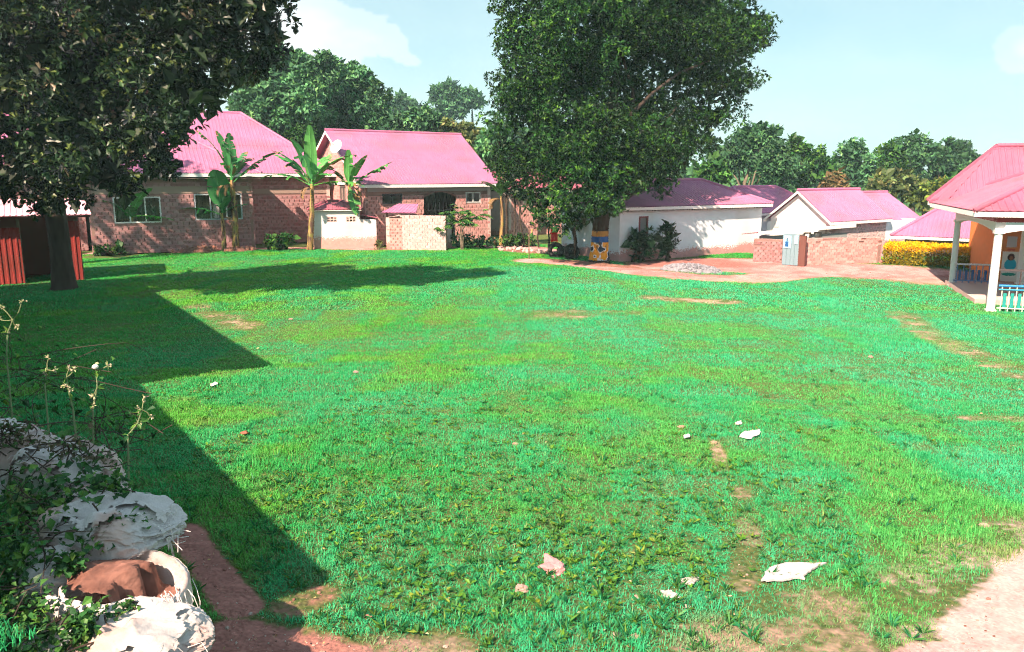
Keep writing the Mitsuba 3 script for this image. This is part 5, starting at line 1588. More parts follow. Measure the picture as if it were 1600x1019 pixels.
def heap(name, label, pa, pb, h, w, mat, seed, cat, stones=0, scol=None, sname='stone'):
    """a low heap of loose material along the line between two ground points"""
    rng = np.random.default_rng(seed); A, B = gp(*pa), gp(*pb); d = B - A; L = np.hypot(d[0], d[1]); f = frame([A[0], A[1], 0], math.degrees(math.atan2(d[1], d[0])))
    k = thing(name, label, cat); nu, nv = 44, 18; V = []
    for i in range(nu):
        for j in range(nv):
            u, v = i / (nu - 1), j / (nv - 1) * 2 - 1
            e = max(0, 1 - (2 * u - 1) ** 2) ** .6
            P = f(u * L, v * w * (e * .9 + .1)); z = h * e * max(0, 1 - v * v) * (.75 + .5 * meshkit.fbm(np.array([u * L * 1.6, v * 2, seed]), 3)) + .05 * (meshkit.noise(np.array([u * L * 6, v * 7, seed])) - .5) * e
            P[2] = tz(P) + z - .03; V.append(P)
    m = MB(); m.add(V, [[i * nv + j, (i + 1) * nv + j, (i + 1) * nv + j + 1, i * nv + j + 1] for i in range(nu - 1) for j in range(nv - 1)])
    m.put('mound', mat, k, smooth=True)
    if stones:
        m = MB(); b = trimesh.creation.icosphere(1)
        for _ in range(stones):
            u = rng.uniform(.05, .95); v = rng.normal(0, .45); e = max(0, 1 - (2 * u - 1) ** 2) ** .6; P = f(u * L, v * w * e); P[2] = tz(P) + h * e * max(0, 1 - v * v) * .95
            s = rng.uniform(.025, .07) * (1 if stones > 100 else 2.0); vv = b.vertices * s * rng.uniform(.6, 1.2, 3) * (1 + .3 * rng.normal(size=(len(b.vertices), 1)) * .5); m.add(vv + P, b.faces, np.array(scol) * rng.uniform(.6, 1.15))
        m.put(sname, 'mat_matte', k, kind='stuff')


heap('gravel_heap', 'low heap of pale grey gravel before the white house', (1034, 420), (1128, 428), .30, .85, 'mat_gravel', 5, 'gravel heap', 420, (.26, .26, .30), 'pebbles')
heap('earth_heap', 'heap of red earth and rubble along the left house wall', (222, 394), (345, 392), .50, .7, 'mat_soil', 6, 'earth heap', 70, (.40, .18, .13), 'clods')
heap('earth_heap', 'pinkish rubble strewn in the gap left of the central tree', (780, 390), (858, 398), .16, .7, 'mat_soil', 7, 'rubble heap', 60, (.58, .38, .36), 'rubble')
heap('earth_bank', 'low dark earth bed edge round the foot of the painted tree', (848, 405), (1015, 420), .10, .6, 'mat_soil', 8, 'earth bank')
heap('earth_heap', 'small red earth pile at the foot of the tall torn banana plant', (345, 394), (402, 392), .22, .4, 'mat_soil', 9, 'earth heap', 26, (.42, .20, .15), 'clods')


# ------------------------------------------------------------------ grass
def grass():
    rng = np.random.default_rng(500)

    def blades(size, n, hl, wd, seed):
        r = np.random.default_rng(seed)
        x, y = r.uniform(-size * .57, size * .57, (2, n))
        cl = meshkit.fbm(np.stack([x * 3.2 / size * 1.2 + seed, y * 3.2 / size * 1.2, x * 0], -1), 3, seed)
        h = hl * r.uniform(.45, 1.2, n) * (.45 + 1.3 * np.clip(cl, .1, 1))
        a = r.uniform(0, 2 * np.pi, n); lean = r.uniform(.15, 1.15, n)
        d = np.stack([np.cos(a), np.sin(a)], -1); s = np.stack([-d[:, 1], d[:, 0]], -1)
        w = wd * r.uniform(.6, 1.3, n)
        p0 = np.stack([x, y, np.full(n, -.006)], -1)
        def P(fr_, side, zz):
            q = p0.copy(); q[:, :2] += d * (h * lean * fr_ ** 1.6)[:, None] + s * (w * side)[:, None]; q[:, 2] += h * zz * (1 - .35 * lean * fr_) + .0; return q
        V = np.stack([P(0, .5, 0), P(0, -.5, 0), P(.55, -.36, .62), P(.55, .36, .62), P(1, 0, 1)], 1)
        tone = np.clip(r.normal(.42, .2, n), 0, .84); tone = np.where(r.random(n) < .05, r.uniform(.88, 1, n), tone)
        return V, tone

    def sheet_of(V, tone):
        n = len(V); i = np.arange(n)[:, None] * 5
        Fc = np.concatenate([i + [0, 1, 2], i + [0, 2, 3], i + [3, 2, 4]])
        uv = np.stack([np.repeat(tone, 5)] * 2, -1)
        return ply(trimesh.Trimesh(V.reshape(-1, 3), Fc, process=False), 'mat_grass', smooth=False, uv=uv)

    TILES = {}
    sizes = [(.8, 3000, .052, .0066, 4), (1.6, 5400, .052, .0095, 4), (2.6, 5800, .060, .018, 3)]
    for gi, (sz, n, hl, wd, nv) in enumerate(sizes):
        for q in range(nv):
            scene[f'grass_tile_{gi}_{q}'] = {'type': 'shapegroup', 'grass': sheet_of(*TILES.setdefault((gi, q), blades(sz, n, hl, wd, 900 + gi * 10 + q)))}
    tag('grass', 'short creeping green lawn grass', 'grass', kind='stuff')
    USED.add('grass')
    cnt = 0

    def place(gi, sz, y0, y1, nv, keep=None):
        nonlocal cnt
        y = y0
        while y < y1:
            half = .66 * (y + sz) + 1.0
            xs = np.arange(-half, half, sz) + rng.uniform(0, sz)
            for x in xs:
                cx, cy = x + rng.uniform(-.1, .1) * sz, y + sz / 2
                gx_, gy_ = np.meshgrid(np.linspace(-.6, .6, 9) * sz + cx, np.linspace(-.6, .6, 9) * sz + cy)
                worn = dirt_np(gx_.ravel(), gy_.ravel())
                if worn.min() > .72: continue
                if in_house(cx, cy): continue
                z = tz((cx, cy)); e = sz * .3
                gx = (tz((cx + e, cy)) - tz((cx - e, cy))) / (2 * e); gy = (tz((cx, cy + e)) - tz((cx, cy - e))) / (2 * e)
                if abs(gx) > 1.8 or abs(gy) > 1.8: continue
                a = rng.integers(0, 4) * math.pi / 2 + rng.uniform(-.06, .06); c, s = math.cos(a), math.sin(a)
                hs = rng.uniform(.8, 1.25) * (1.05 + .7 * (float(meshkit.fbm(np.array([cx * .45, cy * .45, 2.]), 3)) - .5) * 2)
                M = np.array([[c, -s, 0, cx], [s, c, 0, cy], [0, 0, 0, 0], [0, 0, 0, 1.0]]); M[2] = [gx * c + gy * s, -gx * s + gy * c, hs, z]
                cnt += 1; q = int(rng.integers(nv))
                if worn.max() > .3:
                    V, tone = TILES[gi, q]; W_ = V.reshape(-1, 3) @ M[:3, :3].T + M[:3, 3]; W_ = W_.reshape(-1, 5, 3)
                    dd = dirt_np(W_[:, 0, 0], W_[:, 0, 1]); keep = rng.random(len(V)) > sstep(.18, .72, dd)
                    B0 = W_[:, :1] ; W_ = B0 + (W_ - B0) * (1 - .5 * sstep(.2, .6, dd))[:, None, None]
                    if keep.sum() > 3: scene[f'grass__{cnt:04d}'] = sheet_of(W_[keep], tone[keep])
                    continue
                scene[f'grass__{cnt:04d}'] = {'type': 'instance', 'to_world': T4(M), 'group': {'type': 'ref', 'id': f'grass_tile_{gi}_{q}'}}
            y += sz
    place(0, .8, 2.0, 12.4, 4)
    place(1, 1.6, 12.4, 23.6, 4)
    place(2, 2.6, 23.6, 47, 3)


BLOCKS = []


def in_house(x, y):
    for f, u0, u1, v0, v1 in BLOCKS:
        q = np.array([x, y, 0]) - f.o; u, v = q @ f.a, q @ f.b
        if u0 < u < u1 and v0 < v < v1: return True
    return False


BLOCKS += [(frame(P0, LYAW), -9, 12, -.7, 14), (frame(C0, 35), -.3, 9, -.5, 9), (frame(W1, 31), 0, 10, -.6, 6), (frame(G0, 35), -2, 14, -4, 9), (frame(np.array([R0[0], R0[1], 0]), -18.4), 1.0, 12, 2.6, 14), (frame(gp(131, 438), 31), -8, .2, -.1, 3.6)]
grass()


def weeds():
    """broad leaved weeds in patches through the near turf, and longer grass tufts"""
    rng = np.random.default_rng(600)
    k = thing('lawn_weeds', 'patches of broad leaved weeds and coarse tufts in the near lawn', 'weeds', kind='stuff'); m = MB()
    spots = [(1000, 880, .55, 60), (930, 850, .6, 60), (1190, 745, .5, 40), (620, 720, .9, 70), (700, 850, .9, 80), (520, 800, .7, 60), (820, 760, 1., 80), (980, 700, 1.0, 80), (480, 760, .4, 30), (650, 930, .3, 30),
             (1300, 870, .5, 30), (560, 660, 1.2, 60), (880, 880, .4, 40), (760, 640, 1.2, 60), (1080, 800, .5, 30), (300, 620, .8, 40), (420, 700, .8, 50), (1250, 680, .8, 30), (600, 800, .8, 60), (840, 950, .5, 40)]
    for px, py, r, n in spots:
        c = gp(px, py)
        for _ in range(int(n * 1.5)):
            p = c + np.array([rng.normal(0, r), rng.normal(0, r * .8), 0]) * .8; p[2] = tz(p) + .02
            q = int(rng.integers(3, 7)); a = rng.uniform(0, 6.28, q); ax = np.stack([np.cos(a), np.sin(a), rng.uniform(.2, 1.0, q)], -1)
            s = rng.uniform(.03, .075)
            leaves(m, np.tile(p, (q, 1)), ax, np.full(q, s), np.full(q, s * rng.uniform(.32, .5)), rng, palette(rng, q, [(.045, .15, .022), (.08, .20, .02), (.03, .12, .03), (.14, .20, .025)], [3, 3, 2, 1]), .3)
    for _ in range(800):
        px, py = rng.uniform(250, 1500), 560 + 460 * rng.random() ** .8; p = gp(px, py)
        if dirt_np(p[:1], p[1:2])[0] > .3: continue
        q = int(rng.integers(6, 14)); a = rng.uniform(0, 6.28, q); ax = np.stack([np.cos(a), np.sin(a), rng.uniform(.6, 2.2, q)], -1)
        leaves(m, np.tile(p, (q, 1)), ax, rng.uniform(.06, .13, q), np.full(q, .007), rng, palette(rng, q, [(.05, .20, .05), (.02, .18, .07), (.10, .20, .03)], [3, 3, 1]), .5)
    scene[k] = m.shape('mat_leaf')


weeds()


def debris():
    rng = np.random.default_rng(650)
    k = thing('lawn_debris', 'scattered dry leaves and straw bits lying in the lawn', 'litter', kind='stuff'); m = MB()
    n = 1500; y = 4.5 + 36 * rng.random(n) ** 1.6; x = rng.uniform(-.62, .66, n) * y
    cl = meshkit.fbm(np.stack([x * .35, y * .35, x * 0 + 8], -1), 3); w = dirt_np(x, y)
    keep = (rng.random(n) < np.clip((cl - .38) * 3.2, .03, 1) + .5 * (w > .2)) & ~np.array([in_house(a, b) for a, b in zip(x, y)]); x, y = x[keep], y[keep]; n = len(x)
    p = np.stack([x, y, terrain(x, y) + rng.uniform(.012, .05, n)], -1); ax = rng.normal(size=(n, 3)) * [1, 1, .18]
    straw = rng.random(n) < .5; L = np.where(straw, rng.uniform(.03, .09, n), rng.uniform(.02, .045, n)) * np.clip(y / 10, .7, 1.6); W = np.where(straw, .004, L * rng.uniform(.4, .65, n))
    leaves(m, p, ax, L, W, rng, palette(rng, n, [(.40, .30, .14), (.30, .17, .09), (.50, .40, .24), (.42, .24, .16)], [3, 2, 2, 1]), .25); scene[k] = m.shape('mat_matte')
    k = thing('earth_pebbles', 'grit and small stones on the bare earth', 'pebbles', kind='stuff'); m = MB(); b = trimesh.creation.icosahedron(); cnt = 0
    for _ in range(14000):
        y = 4.3 + 34 * rng.random() ** 1.7; x = rng.uniform(-.62, .66) * y
        if dirt_np(np.array([x]), np.array([y]))[0] < .5 or in_house(x, y): continue
        s = rng.choice([.004, .007, .011, .018], p=[.45, .33, .17, .05]) * (1 if y < 12 else 1.8)
        m.add(b.vertices * s * rng.uniform(.6, 1.2, 3) * [1, 1, .7] + [x, y, tz((x, y)) + s * .2], b.faces, np.array([(.36, .19, .16), (.46, .32, .28), (.22, .11, .09), (.44, .38, .34)][rng.integers(4)]) * rng.uniform(.7, 1.1)); cnt += 1
    scene[k] = m.shape('mat_matte')


debris()


# ------------------------------------------------------------------ litter on the lawn
def slab(name, label, cat, px_poly, th, col, mat='mat_paint', lift=.05, seed=0, curl=.03):
    """a thin broken piece lying on the turf, its outline in metres from corner points on the ground"""
    rng = np.random.default_rng(seed); P = np.array([gp(*q) for q in px_poly]); c = P.mean(0); k = thing(name, label, cat)
    n = len(P); N = n * 5
    t = np.arange(N) / 5; i0 = np.floor(t).astype(int) % n; fr_ = (t - np.floor(t))[:, None]
    Q = P[i0] * (1 - fr_) + P[(i0 + 1) % n] * fr_; Q[:, :2] += rng.normal(0, .008, (N, 2))
    rings = []
    for s in (1, .66, .33):
        R_ = c + (Q - c) * s; R_[:, 2] = terrain(R_[:, 0], R_[:, 1]) + lift + curl * (meshkit.fbm(np.stack([R_[:, 0] * 5, R_[:, 1] * 5, R_[:, 0] * 0 + seed], -1), 3) - .3); rings.append(R_)
    cc = c.copy(); cc[2] = tz(c) + lift + curl * .2
    V = np.vstack(rings + [cc[None]]); up = V.copy(); lo = V - [0, 0, th]
    Fc = []
    for r in range(2):
        for j in range(N): a, b = r * N + j, r * N + (j + 1) % N; Fc += [[a, b, b + N], [a, b + N, a + N]]
    for j in range(N): Fc.append([2 * N + j, 2 * N + (j + 1) % N, 3 * N])
    M_ = len(V); Fc = np.array(Fc); side = [[j, j + M_, (j + 1) % N + M_] for j in range(N)] + [[j, (j + 1) % N + M_, (j + 1) % N] for j in range(N)]
    m = MB(); cl = np.tile(col, (2 * M_, 1)) * (1 + .12 * (meshkit.fbm(np.vstack([up, lo]) * 14, 3, seed)[:, None] - .5)); m.add(np.vstack([up, lo]), np.vstack([Fc, Fc[:, ::-1] + M_, side]), cl); scene[k] = m.shape(mat)
    return k


slab('broken_board', 'large pale broken sheet lying on the near lawn to the right', 'board', [(1188, 912), (1200, 893), (1225, 886), (1290, 883), (1270, 896), (1255, 909), (1215, 912)], .016, (.50, .45, .47), lift=.03, seed=2)
slab('paper_scrap', 'white paper scrap with pink corner on the mid lawn, right of centre', 'paper', [(1152, 686), (1168, 678), (1186, 675), (1188, 682), (1172, 690)], .006, (.62, .58, .60), lift=.035, seed=3)
slab('paper_scrap', 'tiny pale scrap beyond the white paper on the lawn', 'paper', [(1149, 664), (1158, 661), (1160, 665), (1151, 667)], .006, (.72, .62, .60), lift=.035, seed=4)
slab('paper_scrap', 'small white scrap left of the white paper on the mid lawn', 'paper', [(1068, 686), (1076, 682), (1079, 687), (1070, 690)], .006, (.55, .55, .58), lift=.035, seed=5)
slab('paper_scrap', 'small white scrap in the sunlit lawn near the shadow point on the left', 'paper', [(328, 604), (337, 600), (341, 603), (331, 607)], .006, (.6, .58, .57), lift=.035, seed=6)
slab('leaf_litter', 'brown dead leaf on the left of the sunlit lawn', 'dead leaf', [(375, 681), (385, 678), (391, 681), (380, 684)], .006, (.34, .13, .08), lift=.035, seed=7)


def crumple(name, label, cat, px, py, size, col, seed, limbs=0, flat=.55, mat='mat_paint'):
    rng = np.random.default_rng(seed); b = gp(px, py); k = thing(name, label, cat); s = trimesh.creation.icosphere(3); d = s.vertices
    v = d * np.array([1, .8, flat]) * (1 + 1.0 * (meshkit.fbm(d * 2.0 + seed, 3, seed) - .5))[:, None]
    for _ in range(limbs):
        q = unit(rng.normal(size=3) * [1, .6, .5]); w = np.clip(d @ q, 0, 1) ** 6; v = v + q * (w * rng.uniform(.6, 1.2))[:, None]
    v = v * size; v[:, 2] = np.maximum(v[:, 2], -size * .3); m = MB()
    m.add(v + b + [0, 0, size * .3 + .005], s.faces, np.array(col) * (1 + .3 * (meshkit.fbm(d * 4 + 3, 3, seed)[:, None] - .5))); scene[k] = m.shape(mat, smooth=False)


crumple('crumpled_plastic', 'crumpled pink plastic bag with a tail on the near lawn', 'plastic', 866, 893, .085, (.52, .26, .27), 21, 4)
crumple('pale_stone', 'pale pinkish stone just left of the pink plastic', 'stone', 815, 925, .052, (.36, .25, .22), 22, 0, .7, 'mat_matte')
crumple('crumpled_paper', 'crumpled whitish paper in front of the weeds, upper of two', 'paper', 1074, 912, .05, (.42, .39, .37), 23, 3)
crumple('crumpled_paper', 'crumpled whitish paper in front of the weeds, lower of two', 'paper', 1045, 932, .045, (.44, .42, .42), 24, 3)
for i, (px, py, sz, c, lab) in enumerate([(1064, 669, .05, (.60, .40, .28), 'small tan stone left of the white paper on the mid lawn'), (1115, 694, .05, (.62, .42, .30), 'small tan stone at the far end of the worn track'), (995, 935, .03, (.62, .42, .36), 'small pinkish stone below the coarse weeds'),
                                         (963, 995, .04, (.55, .42, .34), 'pale clod at the lower edge left of centre'), (994, 997, .035, (.52, .36, .28), 'brownish clod at the lower edge, centre'), (556, 583, .06, (.72, .52, .50), 'small pale stone in the lawn beyond the shadow point'),
                                         (574, 967, .035, (.60, .30, .26), 'reddish stone at the lower edge left of centre'), (805, 696, .045, (.55, .36, .28), 'tan chip in the middle of the lawn'), (1538, 824, .05, (.60, .46, .36), 'pale clod near the right edge of the lawn'), (1073, 950, .03, (.62, .5, .44), 'tiny pale stone below the crumpled papers'),
                                         (455, 500, .07, (.60, .42, .34), 'pale stone on the lawn right of the building shadow'), (1360, 559, .06, (.62, .45, .36), 'tan stone on the far right lawn')]):
    crumple('pale_stone', lab, 'stone', px, py, sz * .85, np.array(c) * .6, 30 + i, 0, .5, 'mat_matte')

# ------------------------------------------------------------------ the bank of old sacks at lower left
PILE = []


def sack(label, px, py, dep, size, yaw, seed, tilt=0., roll=0., lump=.28):
    rng = np.random.default_rng(seed); k = thing('soil_sack', label, 'sack', None)
    s = trimesh.creation.icosphere(5); d = s.vertices
    e = .55
    v = np.sign(d) * np.abs(d) ** e
    n1 = meshkit.fbm(d * 1.4 + seed * 2.3, 3, seed) - .5
    q = np.stack([d[:, 0] * 2.2 + seed, d[:, 1] * 3.0, d[:, 2] * 3.0], -1)
    w = meshkit.fbm(q * 1.3 + 5, 3, seed + 4)[:, None]
    rid = lambda f_, k_: 1 - 2 * np.abs(meshkit.noise(q * f_ + w * 2.2, seed + k_) - .5)
    wr = .10 * rid(1.3, 1) ** 2 + .035 * rid(2.6, 2) ** 2
    v = v * (1 + lump * .8 * n1 + wr - .09)[:, None]
    v[:, 2] = np.where(v[:, 2] < 0, v[:, 2] * .7, v[:, 2]) - .18 * (np.abs(v[:, 0]) ** 2)
    # pinched ends with ears
    pin = sstep(.55, 1.0, np.abs(v[:, 0])); v[:, 2] *= 1 - .55 * pin; v[:, 1] *= 1 - .12 * pin
    v = v * np.array(size) / 2
    ct, st = math.cos(tilt), math.sin(tilt); v = v @ np.array([[ct, 0, -st], [0, 1, 0], [st, 0, ct]])
    cr, sr = math.cos(roll), math.sin(roll); v = v @ np.array([[1, 0, 0], [0, cr, sr], [0, -sr, cr]])
    c = at_depth(px, py, dep); f = frame(c, yaw)
    P = c + np.outer(v[:, 0], f.a) + np.outer(v[:, 1], f.b) + np.outer(v[:, 2], [0, 0, 1])
    PILE.append(P)
    m = MB(); m.add(P, s.faces); m.put('bag', 'mat_sack', k, smooth=True)
    # a seam along the far end and a few loose threads
    m = MB(); q = P[np.abs(d[:, 0]) > .985]; top = P[np.argmax(d[:, 0] * .8 + d[:, 2] * .2)]; L_ = f.a
    for i in range(7):
        b = top + rng.normal(0, .03, 3); m.tube([b, b + L_ * .06 + rng.normal(0, .02, 3), b + L_ * .1 + rng.normal(0, .04, 3) - [0, 0, .04]], .0025, 4, (.62, .58, .58))
    m.put('loose_thread', 'mat_matte', k)
    return k


sack('white soil sack at the left picture edge, highest of the pile', 8, 708, 6.5, (1.0, .6, .42), -30, 1, .10)
sack('dirty white soil sack second from the left edge, under dry stems', 108, 742, 5.95, (.95, .55, .36), -30, 2, .04)
sack('leaf covered soil sack in the middle of the pile', 150, 800, 5.4, (.66, .5, .36), -38, 3)
sack('white soil sack with pale bulging right end just behind the opened sack', 172, 830, 4.95, (1.0, .6, .36), -20, 4, -.10)
sack('white soil sack at the lower picture edge in front of the opened sack', 215, 1006, 4.0, (.85, .55, .34), -24, 5, -.08)
sack('crumpled white soil sack at the left under creeper leaves beside the opened sack', 88, 900, 4.55, (.44, .4, .30), 30, 6)
sack('half hidden soil sack at the very bottom left under leaves', 95, 1022, 4.1, (.6, .5, .3), 15, 7)


def opened_sack():
    rng = np.random.default_rng(8); k = thing('opened_sack', 'torn open white sack spilling brown soil with dark hollow on its right', 'sack')
    c = at_depth(196, 918, 4.38); f = frame(c, -16)
    # bag body below
    s = trimesh.creation.icosphere(4); d = s.vertices; v = np.sign(d) * np.abs(d) ** .7; n1 = meshkit.fbm(d * 2 + 4, 4, 3) - .5
    v = v * (1 + .3 * n1)[:, None] * [.36, .24, .20]; v[:, 2] -= .38
    P = c + np.outer(v[:, 0], f.a) + np.outer(v[:, 1], f.b) + np.outer(v[:, 2], [0, 0, 1]); m = MB(); m.add(P, s.faces); m.put('bag', 'mat_sack', k, smooth=True)
    # soil, broken away on the right
    nu, nv = 46, 26; V = []
    for i in range(nu):
        for j in range(nv):
            u, w = i / (nu - 1) * 2 - 1, j / (nv - 1) * 2 - 1
            e = math.sqrt(max(0, 1 - (abs(u) ** 2.4))); x, y = u * .355, w * .215 * e
            z = .085 * (1 - .6 * w * w) * (1 - .3 * u * u)
            br = sstep(.08, .22, u + .25 * (meshkit.fbm(np.array([w * 3., 1, 1]), 3) - .5) * 2)
            z = z - .26 * float(br) * (1 - .5 * abs(w)) + .05 * (meshkit.fbm(np.array([x * 9, y * 9, 2.]), 4) - .5) + .03 * (meshkit.fbm(np.array([x * 30, y * 30, 5.]), 2) - .5)
            V.append(f(x, y, z + .03))
    m = MB(); m.add(V, [[i * nv + j, (i + 1) * nv + j, (i + 1) * nv + j + 1, i * nv + j + 1] for i in range(nu - 1) for j in range(nv - 1)]); m.put('soil', 'mat_soil', k, smooth=True)
    # torn rim: a strip of cloth round the mouth, higher at the back, frayed at the right
    n = 90; V = []; rows = 5
    for i in range(n):
        a = 2 * np.pi * i / n; x, y = .375 * math.cos(a), .235 * math.sin(a)
        hb = .060 + .075 * math.sin(a) + .05 * (meshkit.fbm(np.array([math.cos(a) * 3, math.sin(a) * 3, 3.]), 3) - .5)
        wob = .05 * (meshkit.fbm(np.array([math.cos(a) * 6, math.sin(a) * 6, 9.]), 3) - .5)
        for j in range(rows):
            t = j / (rows - 1); o = 1 + .12 * math.sin(t * 2.6) + wob - .12 * max(0, t - .6)
            V.append(f(x * o, y * o, -.30 + (hb + .30) * min(1, t * 1.25) - .02 * max(0, t - .8) * 5))
    m = MB(); m.add(V, [[i * rows + j, ((i + 1) % n) * rows + j, ((i + 1) % n) * rows + j + 1, i * rows + j + 1] for i in range(n) for j in range(rows - 1)]); m.put('torn_rim', 'mat_sack', k, smooth=True)
    # loose cloth hanging in front
    V = []; a_, b_ = 26, 12
    for j in range(b_):
        for i in range(a_):
            u, t = i / (a_ - 1), j / (b_ - 1)
            x = -.33 + .34 * u + .05 * t; y = -.25 - .10 * t - .03 * math.sin(u * 9 + t * 2) * t; z = .035 - .26 * t - .04 * (meshkit.fbm(np.array([u * 4, t * 3, 1.]), 3) - .5)
            V.append(f(x, y, z + .02 * math.sin(u * 14) * t))
    m = MB(); m.add(V, [[j * a_ + i, j * a_ + i + 1, (j + 1) * a_ + i + 1, (j + 1) * a_ + i] for j in range(b_ - 1) for i in range(a_ - 1)]); m.put('hanging_flap', 'mat_sack', k, smooth=True)
    # frayed threads on the right
    m = MB()
    for i in range(46):
        b = f(.37 + rng.normal(0, .02), -.08 + rng.normal(0, .07), .05 + rng.normal(0, .02)); e = rng.uniform(.10, .34)
        q = f.a * rng.uniform(.02, .14) - f.b * rng.uniform(.0, .10)
        m.tube([b, b + q * .6 + [0, 0, -e * .2], b + q + [0, 0, -e * .6], b + q * 1.15 + [0, 0, -e] + rng.normal(0, .02, 3)], .0022, 4, (.66, .60, .60))
    m.put('frayed_thread', 'mat_matte', k)


opened_sack()


def torn_sacking(label, c0, c1, width, seed, skip=None):
    """a torn sheet of sacking slumped over the pile: it lies on what is under it, sags between, and ends in a ragged edge"""
    from scipy.ndimage import gaussian_filter, maximum_filter
    k = thing('torn_sacking', label, 'sacking'); d = c1 - c0; L = np.hypot(d[0], d[1]); f = frame([c0[0], c0[1], 0], math.degrees(math.atan2(d[1], d[0])))
    st = .016; nu, nv = int(L / st), int(width / st); u = (np.arange(nu) + .5) * st; v = (np.arange(nv) + .5) * st - width / 2; U, V_ = np.meshgrid(u, v, indexing='ij')
    X = f.o[0] + U * f.a[0] + V_ * f.b[0]; Y = f.o[1] + U * f.a[1] + V_ * f.b[1]; H = terrain(X, Y)
    A = np.vstack(PILE); q = (A - f.o); iu = np.floor((q @ f.a) / st).astype(int); iv = np.floor((q @ f.b + width / 2) / st).astype(int); ok = (iu >= 0) & (iu < nu) & (iv >= 0) & (iv < nv)
    np.maximum.at(H, (iu[ok], iv[ok]), A[ok, 2]); H = maximum_filter(H, 3); S = np.maximum(gaussian_filter(H, 2.2), gaussian_filter(H, 5))
    P3 = np.stack([U * 3 + seed, V_ * 3, U * 0], -1); w = meshkit.fbm(P3 * 1.2, 3, seed); rid = 1 - 2 * np.abs(meshkit.noise(np.stack([U * 4.5 + w * 2 + seed, V_ * 9 + w * 3, U * 0], -1), seed + 1) - .5)
    rid2 = 1 - 2 * np.abs(meshkit.noise(np.stack([U * 13 + w * 4 + seed, V_ * 15 + w * 2, U * 0], -1), seed + 2) - .5)
    Z = S + .012 + .040 * rid ** 2 + .012 * rid2 ** 2
    e = np.minimum(np.minimum(U, L - U) / (L / 2), 1 - np.abs(V_) / (width / 2)); rag = meshkit.fbm(np.stack([U * 6, V_ * 6, U * 0 + seed], -1), 5, seed + 3); keep = (e > .42 * rag) & (meshkit.fbm(np.stack([U * 3.2, V_ * 3.2, U * 0 + seed + 9], -1), 4, seed + 5) > .345)
    if skip is not None: keep &= np.hypot(X - skip[0], (Y - skip[1])) > skip[2]
    idx = np.arange(nu * nv).reshape(nu, nv); cell = keep[:-1, :-1] & keep[1:, :-1] & keep[1:, 1:] & keep[:-1, 1:]
    F4 = np.stack([idx[:-1, :-1], idx[1:, :-1], idx[1:, 1:], idx[:-1, 1:]], -1)[cell]; used = np.unique(F4); remap = np.full(nu * nv, -1); remap[used] = np.arange(len(used))
    W3 = np.stack([X, Y, Z], -1).reshape(-1, 3)[used]; m = MB(); m.add(W3, remap[F4]); m.put('cloth', 'mat_sack', k, smooth=True, kind='stuff')
    rng = np.random.default_rng(seed); m = MB(); ed = np.argwhere(keep & (e < .30))
    for i_, j_ in ed[rng.choice(len(ed), min(60, len(ed)), replace=False)]:
        b = np.array([X[i_, j_], Y[i_, j_], Z[i_, j_]]); t = rng.normal(0, .04, 3) * [1, 1, .2]; m.tube([b, b + t * .6 + [0, 0, .004], b + t + [0, 0, -.02]], .0014, 4, (.50, .47, .47))
    m.put('frayed_thread', 'mat_matte', k, kind='stuff')


_op = at_depth(196, 918, 4.38)
torn_sacking('torn sheet of white sacking slumped over the highest sacks at the left edge', at_depth(-40, 690, 6.6), at_depth(205, 790, 5.55), .62, 31)
torn_sacking('torn sheet of white sacking over the middle sacks above the opened one', at_depth(40, 850, 5.0), at_depth(285, 862, 4.75), .60, 32, (_op[0], _op[1], .36))
torn_sacking('torn sheet of white sacking crumpled over the lowest sacks at the bottom edge', at_depth(50, 1000, 4.05), at_depth(325, 1040, 3.85), .56, 33, (_op[0], _op[1] + .1, .33))


def creeper(label, spots, seed, L, cols, wts=(4, 3, 1, 2), n=60, vines=5):
    """trailing stems with heart shaped leaves over the sacks"""
    rng = np.random.default_rng(seed); k = thing('creeper', label, 'creeper')
    m, lf = MB(), MB()
    for px, py, dep, r in spots:
        c = at_depth(px, py, dep)
        for _ in range(vines):
            a = c + rng.normal(0, r * .8, 3) * [1, 1, .5]; b = c + rng.normal(0, r * 1.0, 3) * [1, 1, .6]
            limb(m, a, b, .006, .003, rng, .25, 5, 8)
        p = c + rng.normal(0, r * .62, (n, 3)) * [1, .8, .75]
        ax = rng.normal(size=(n, 3)) * .8 + [.15, -.55, .25]; s = rng.uniform(.5, 1.25, n) * L
        leaves(lf, p, ax, s, s * rng.uniform(.55, .8, n), rng, palette(rng, n, cols, list(wts)), .35, 'broad' if seed % 2 else 'pointed')
    m.put('vine', 'mat_bark', k); lf.put('foliage', 'mat_leaf', k)


CREEPER_GREEN = FRESH  # same leaf greens as the other fresh plants
creeper('dense leafy creeper hanging over the middle sacks of the pile', [(60, 790, 5.3, .26), (120, 775, 5.2, .22), (170, 770, 5.2, .16), (30, 840, 5.0, .3), (100, 830, 4.85, .2), (160, 845, 4.7, .10), (205, 820, 4.8, .06)], 701, .07, CREEPER_GREEN, n=190)
creeper('sunlit yellow green creeper at the lower left corner beside the sacks', [(25, 935, 4.3, .22), (60, 985, 4.0, .18), (10, 1010, 3.9, .25), (110, 880, 4.4, .05), (40, 890, 4.5, .15), (130, 975, 3.85, .07), (30, 870, 4.4, .18), (15, 975, 4.0, .2), (50, 1010, 3.8, .16)], 703, .055, FRESH, n=190)
creeper('small leaved creeper on the white flap in front of the opened sack', [(150, 955, 4.05, .05), (175, 962, 3.98, .05), (120, 1000, 3.8, .06), (205, 948, 4.08, .035)], 704, .05, FRESH, n=34, vines=3)
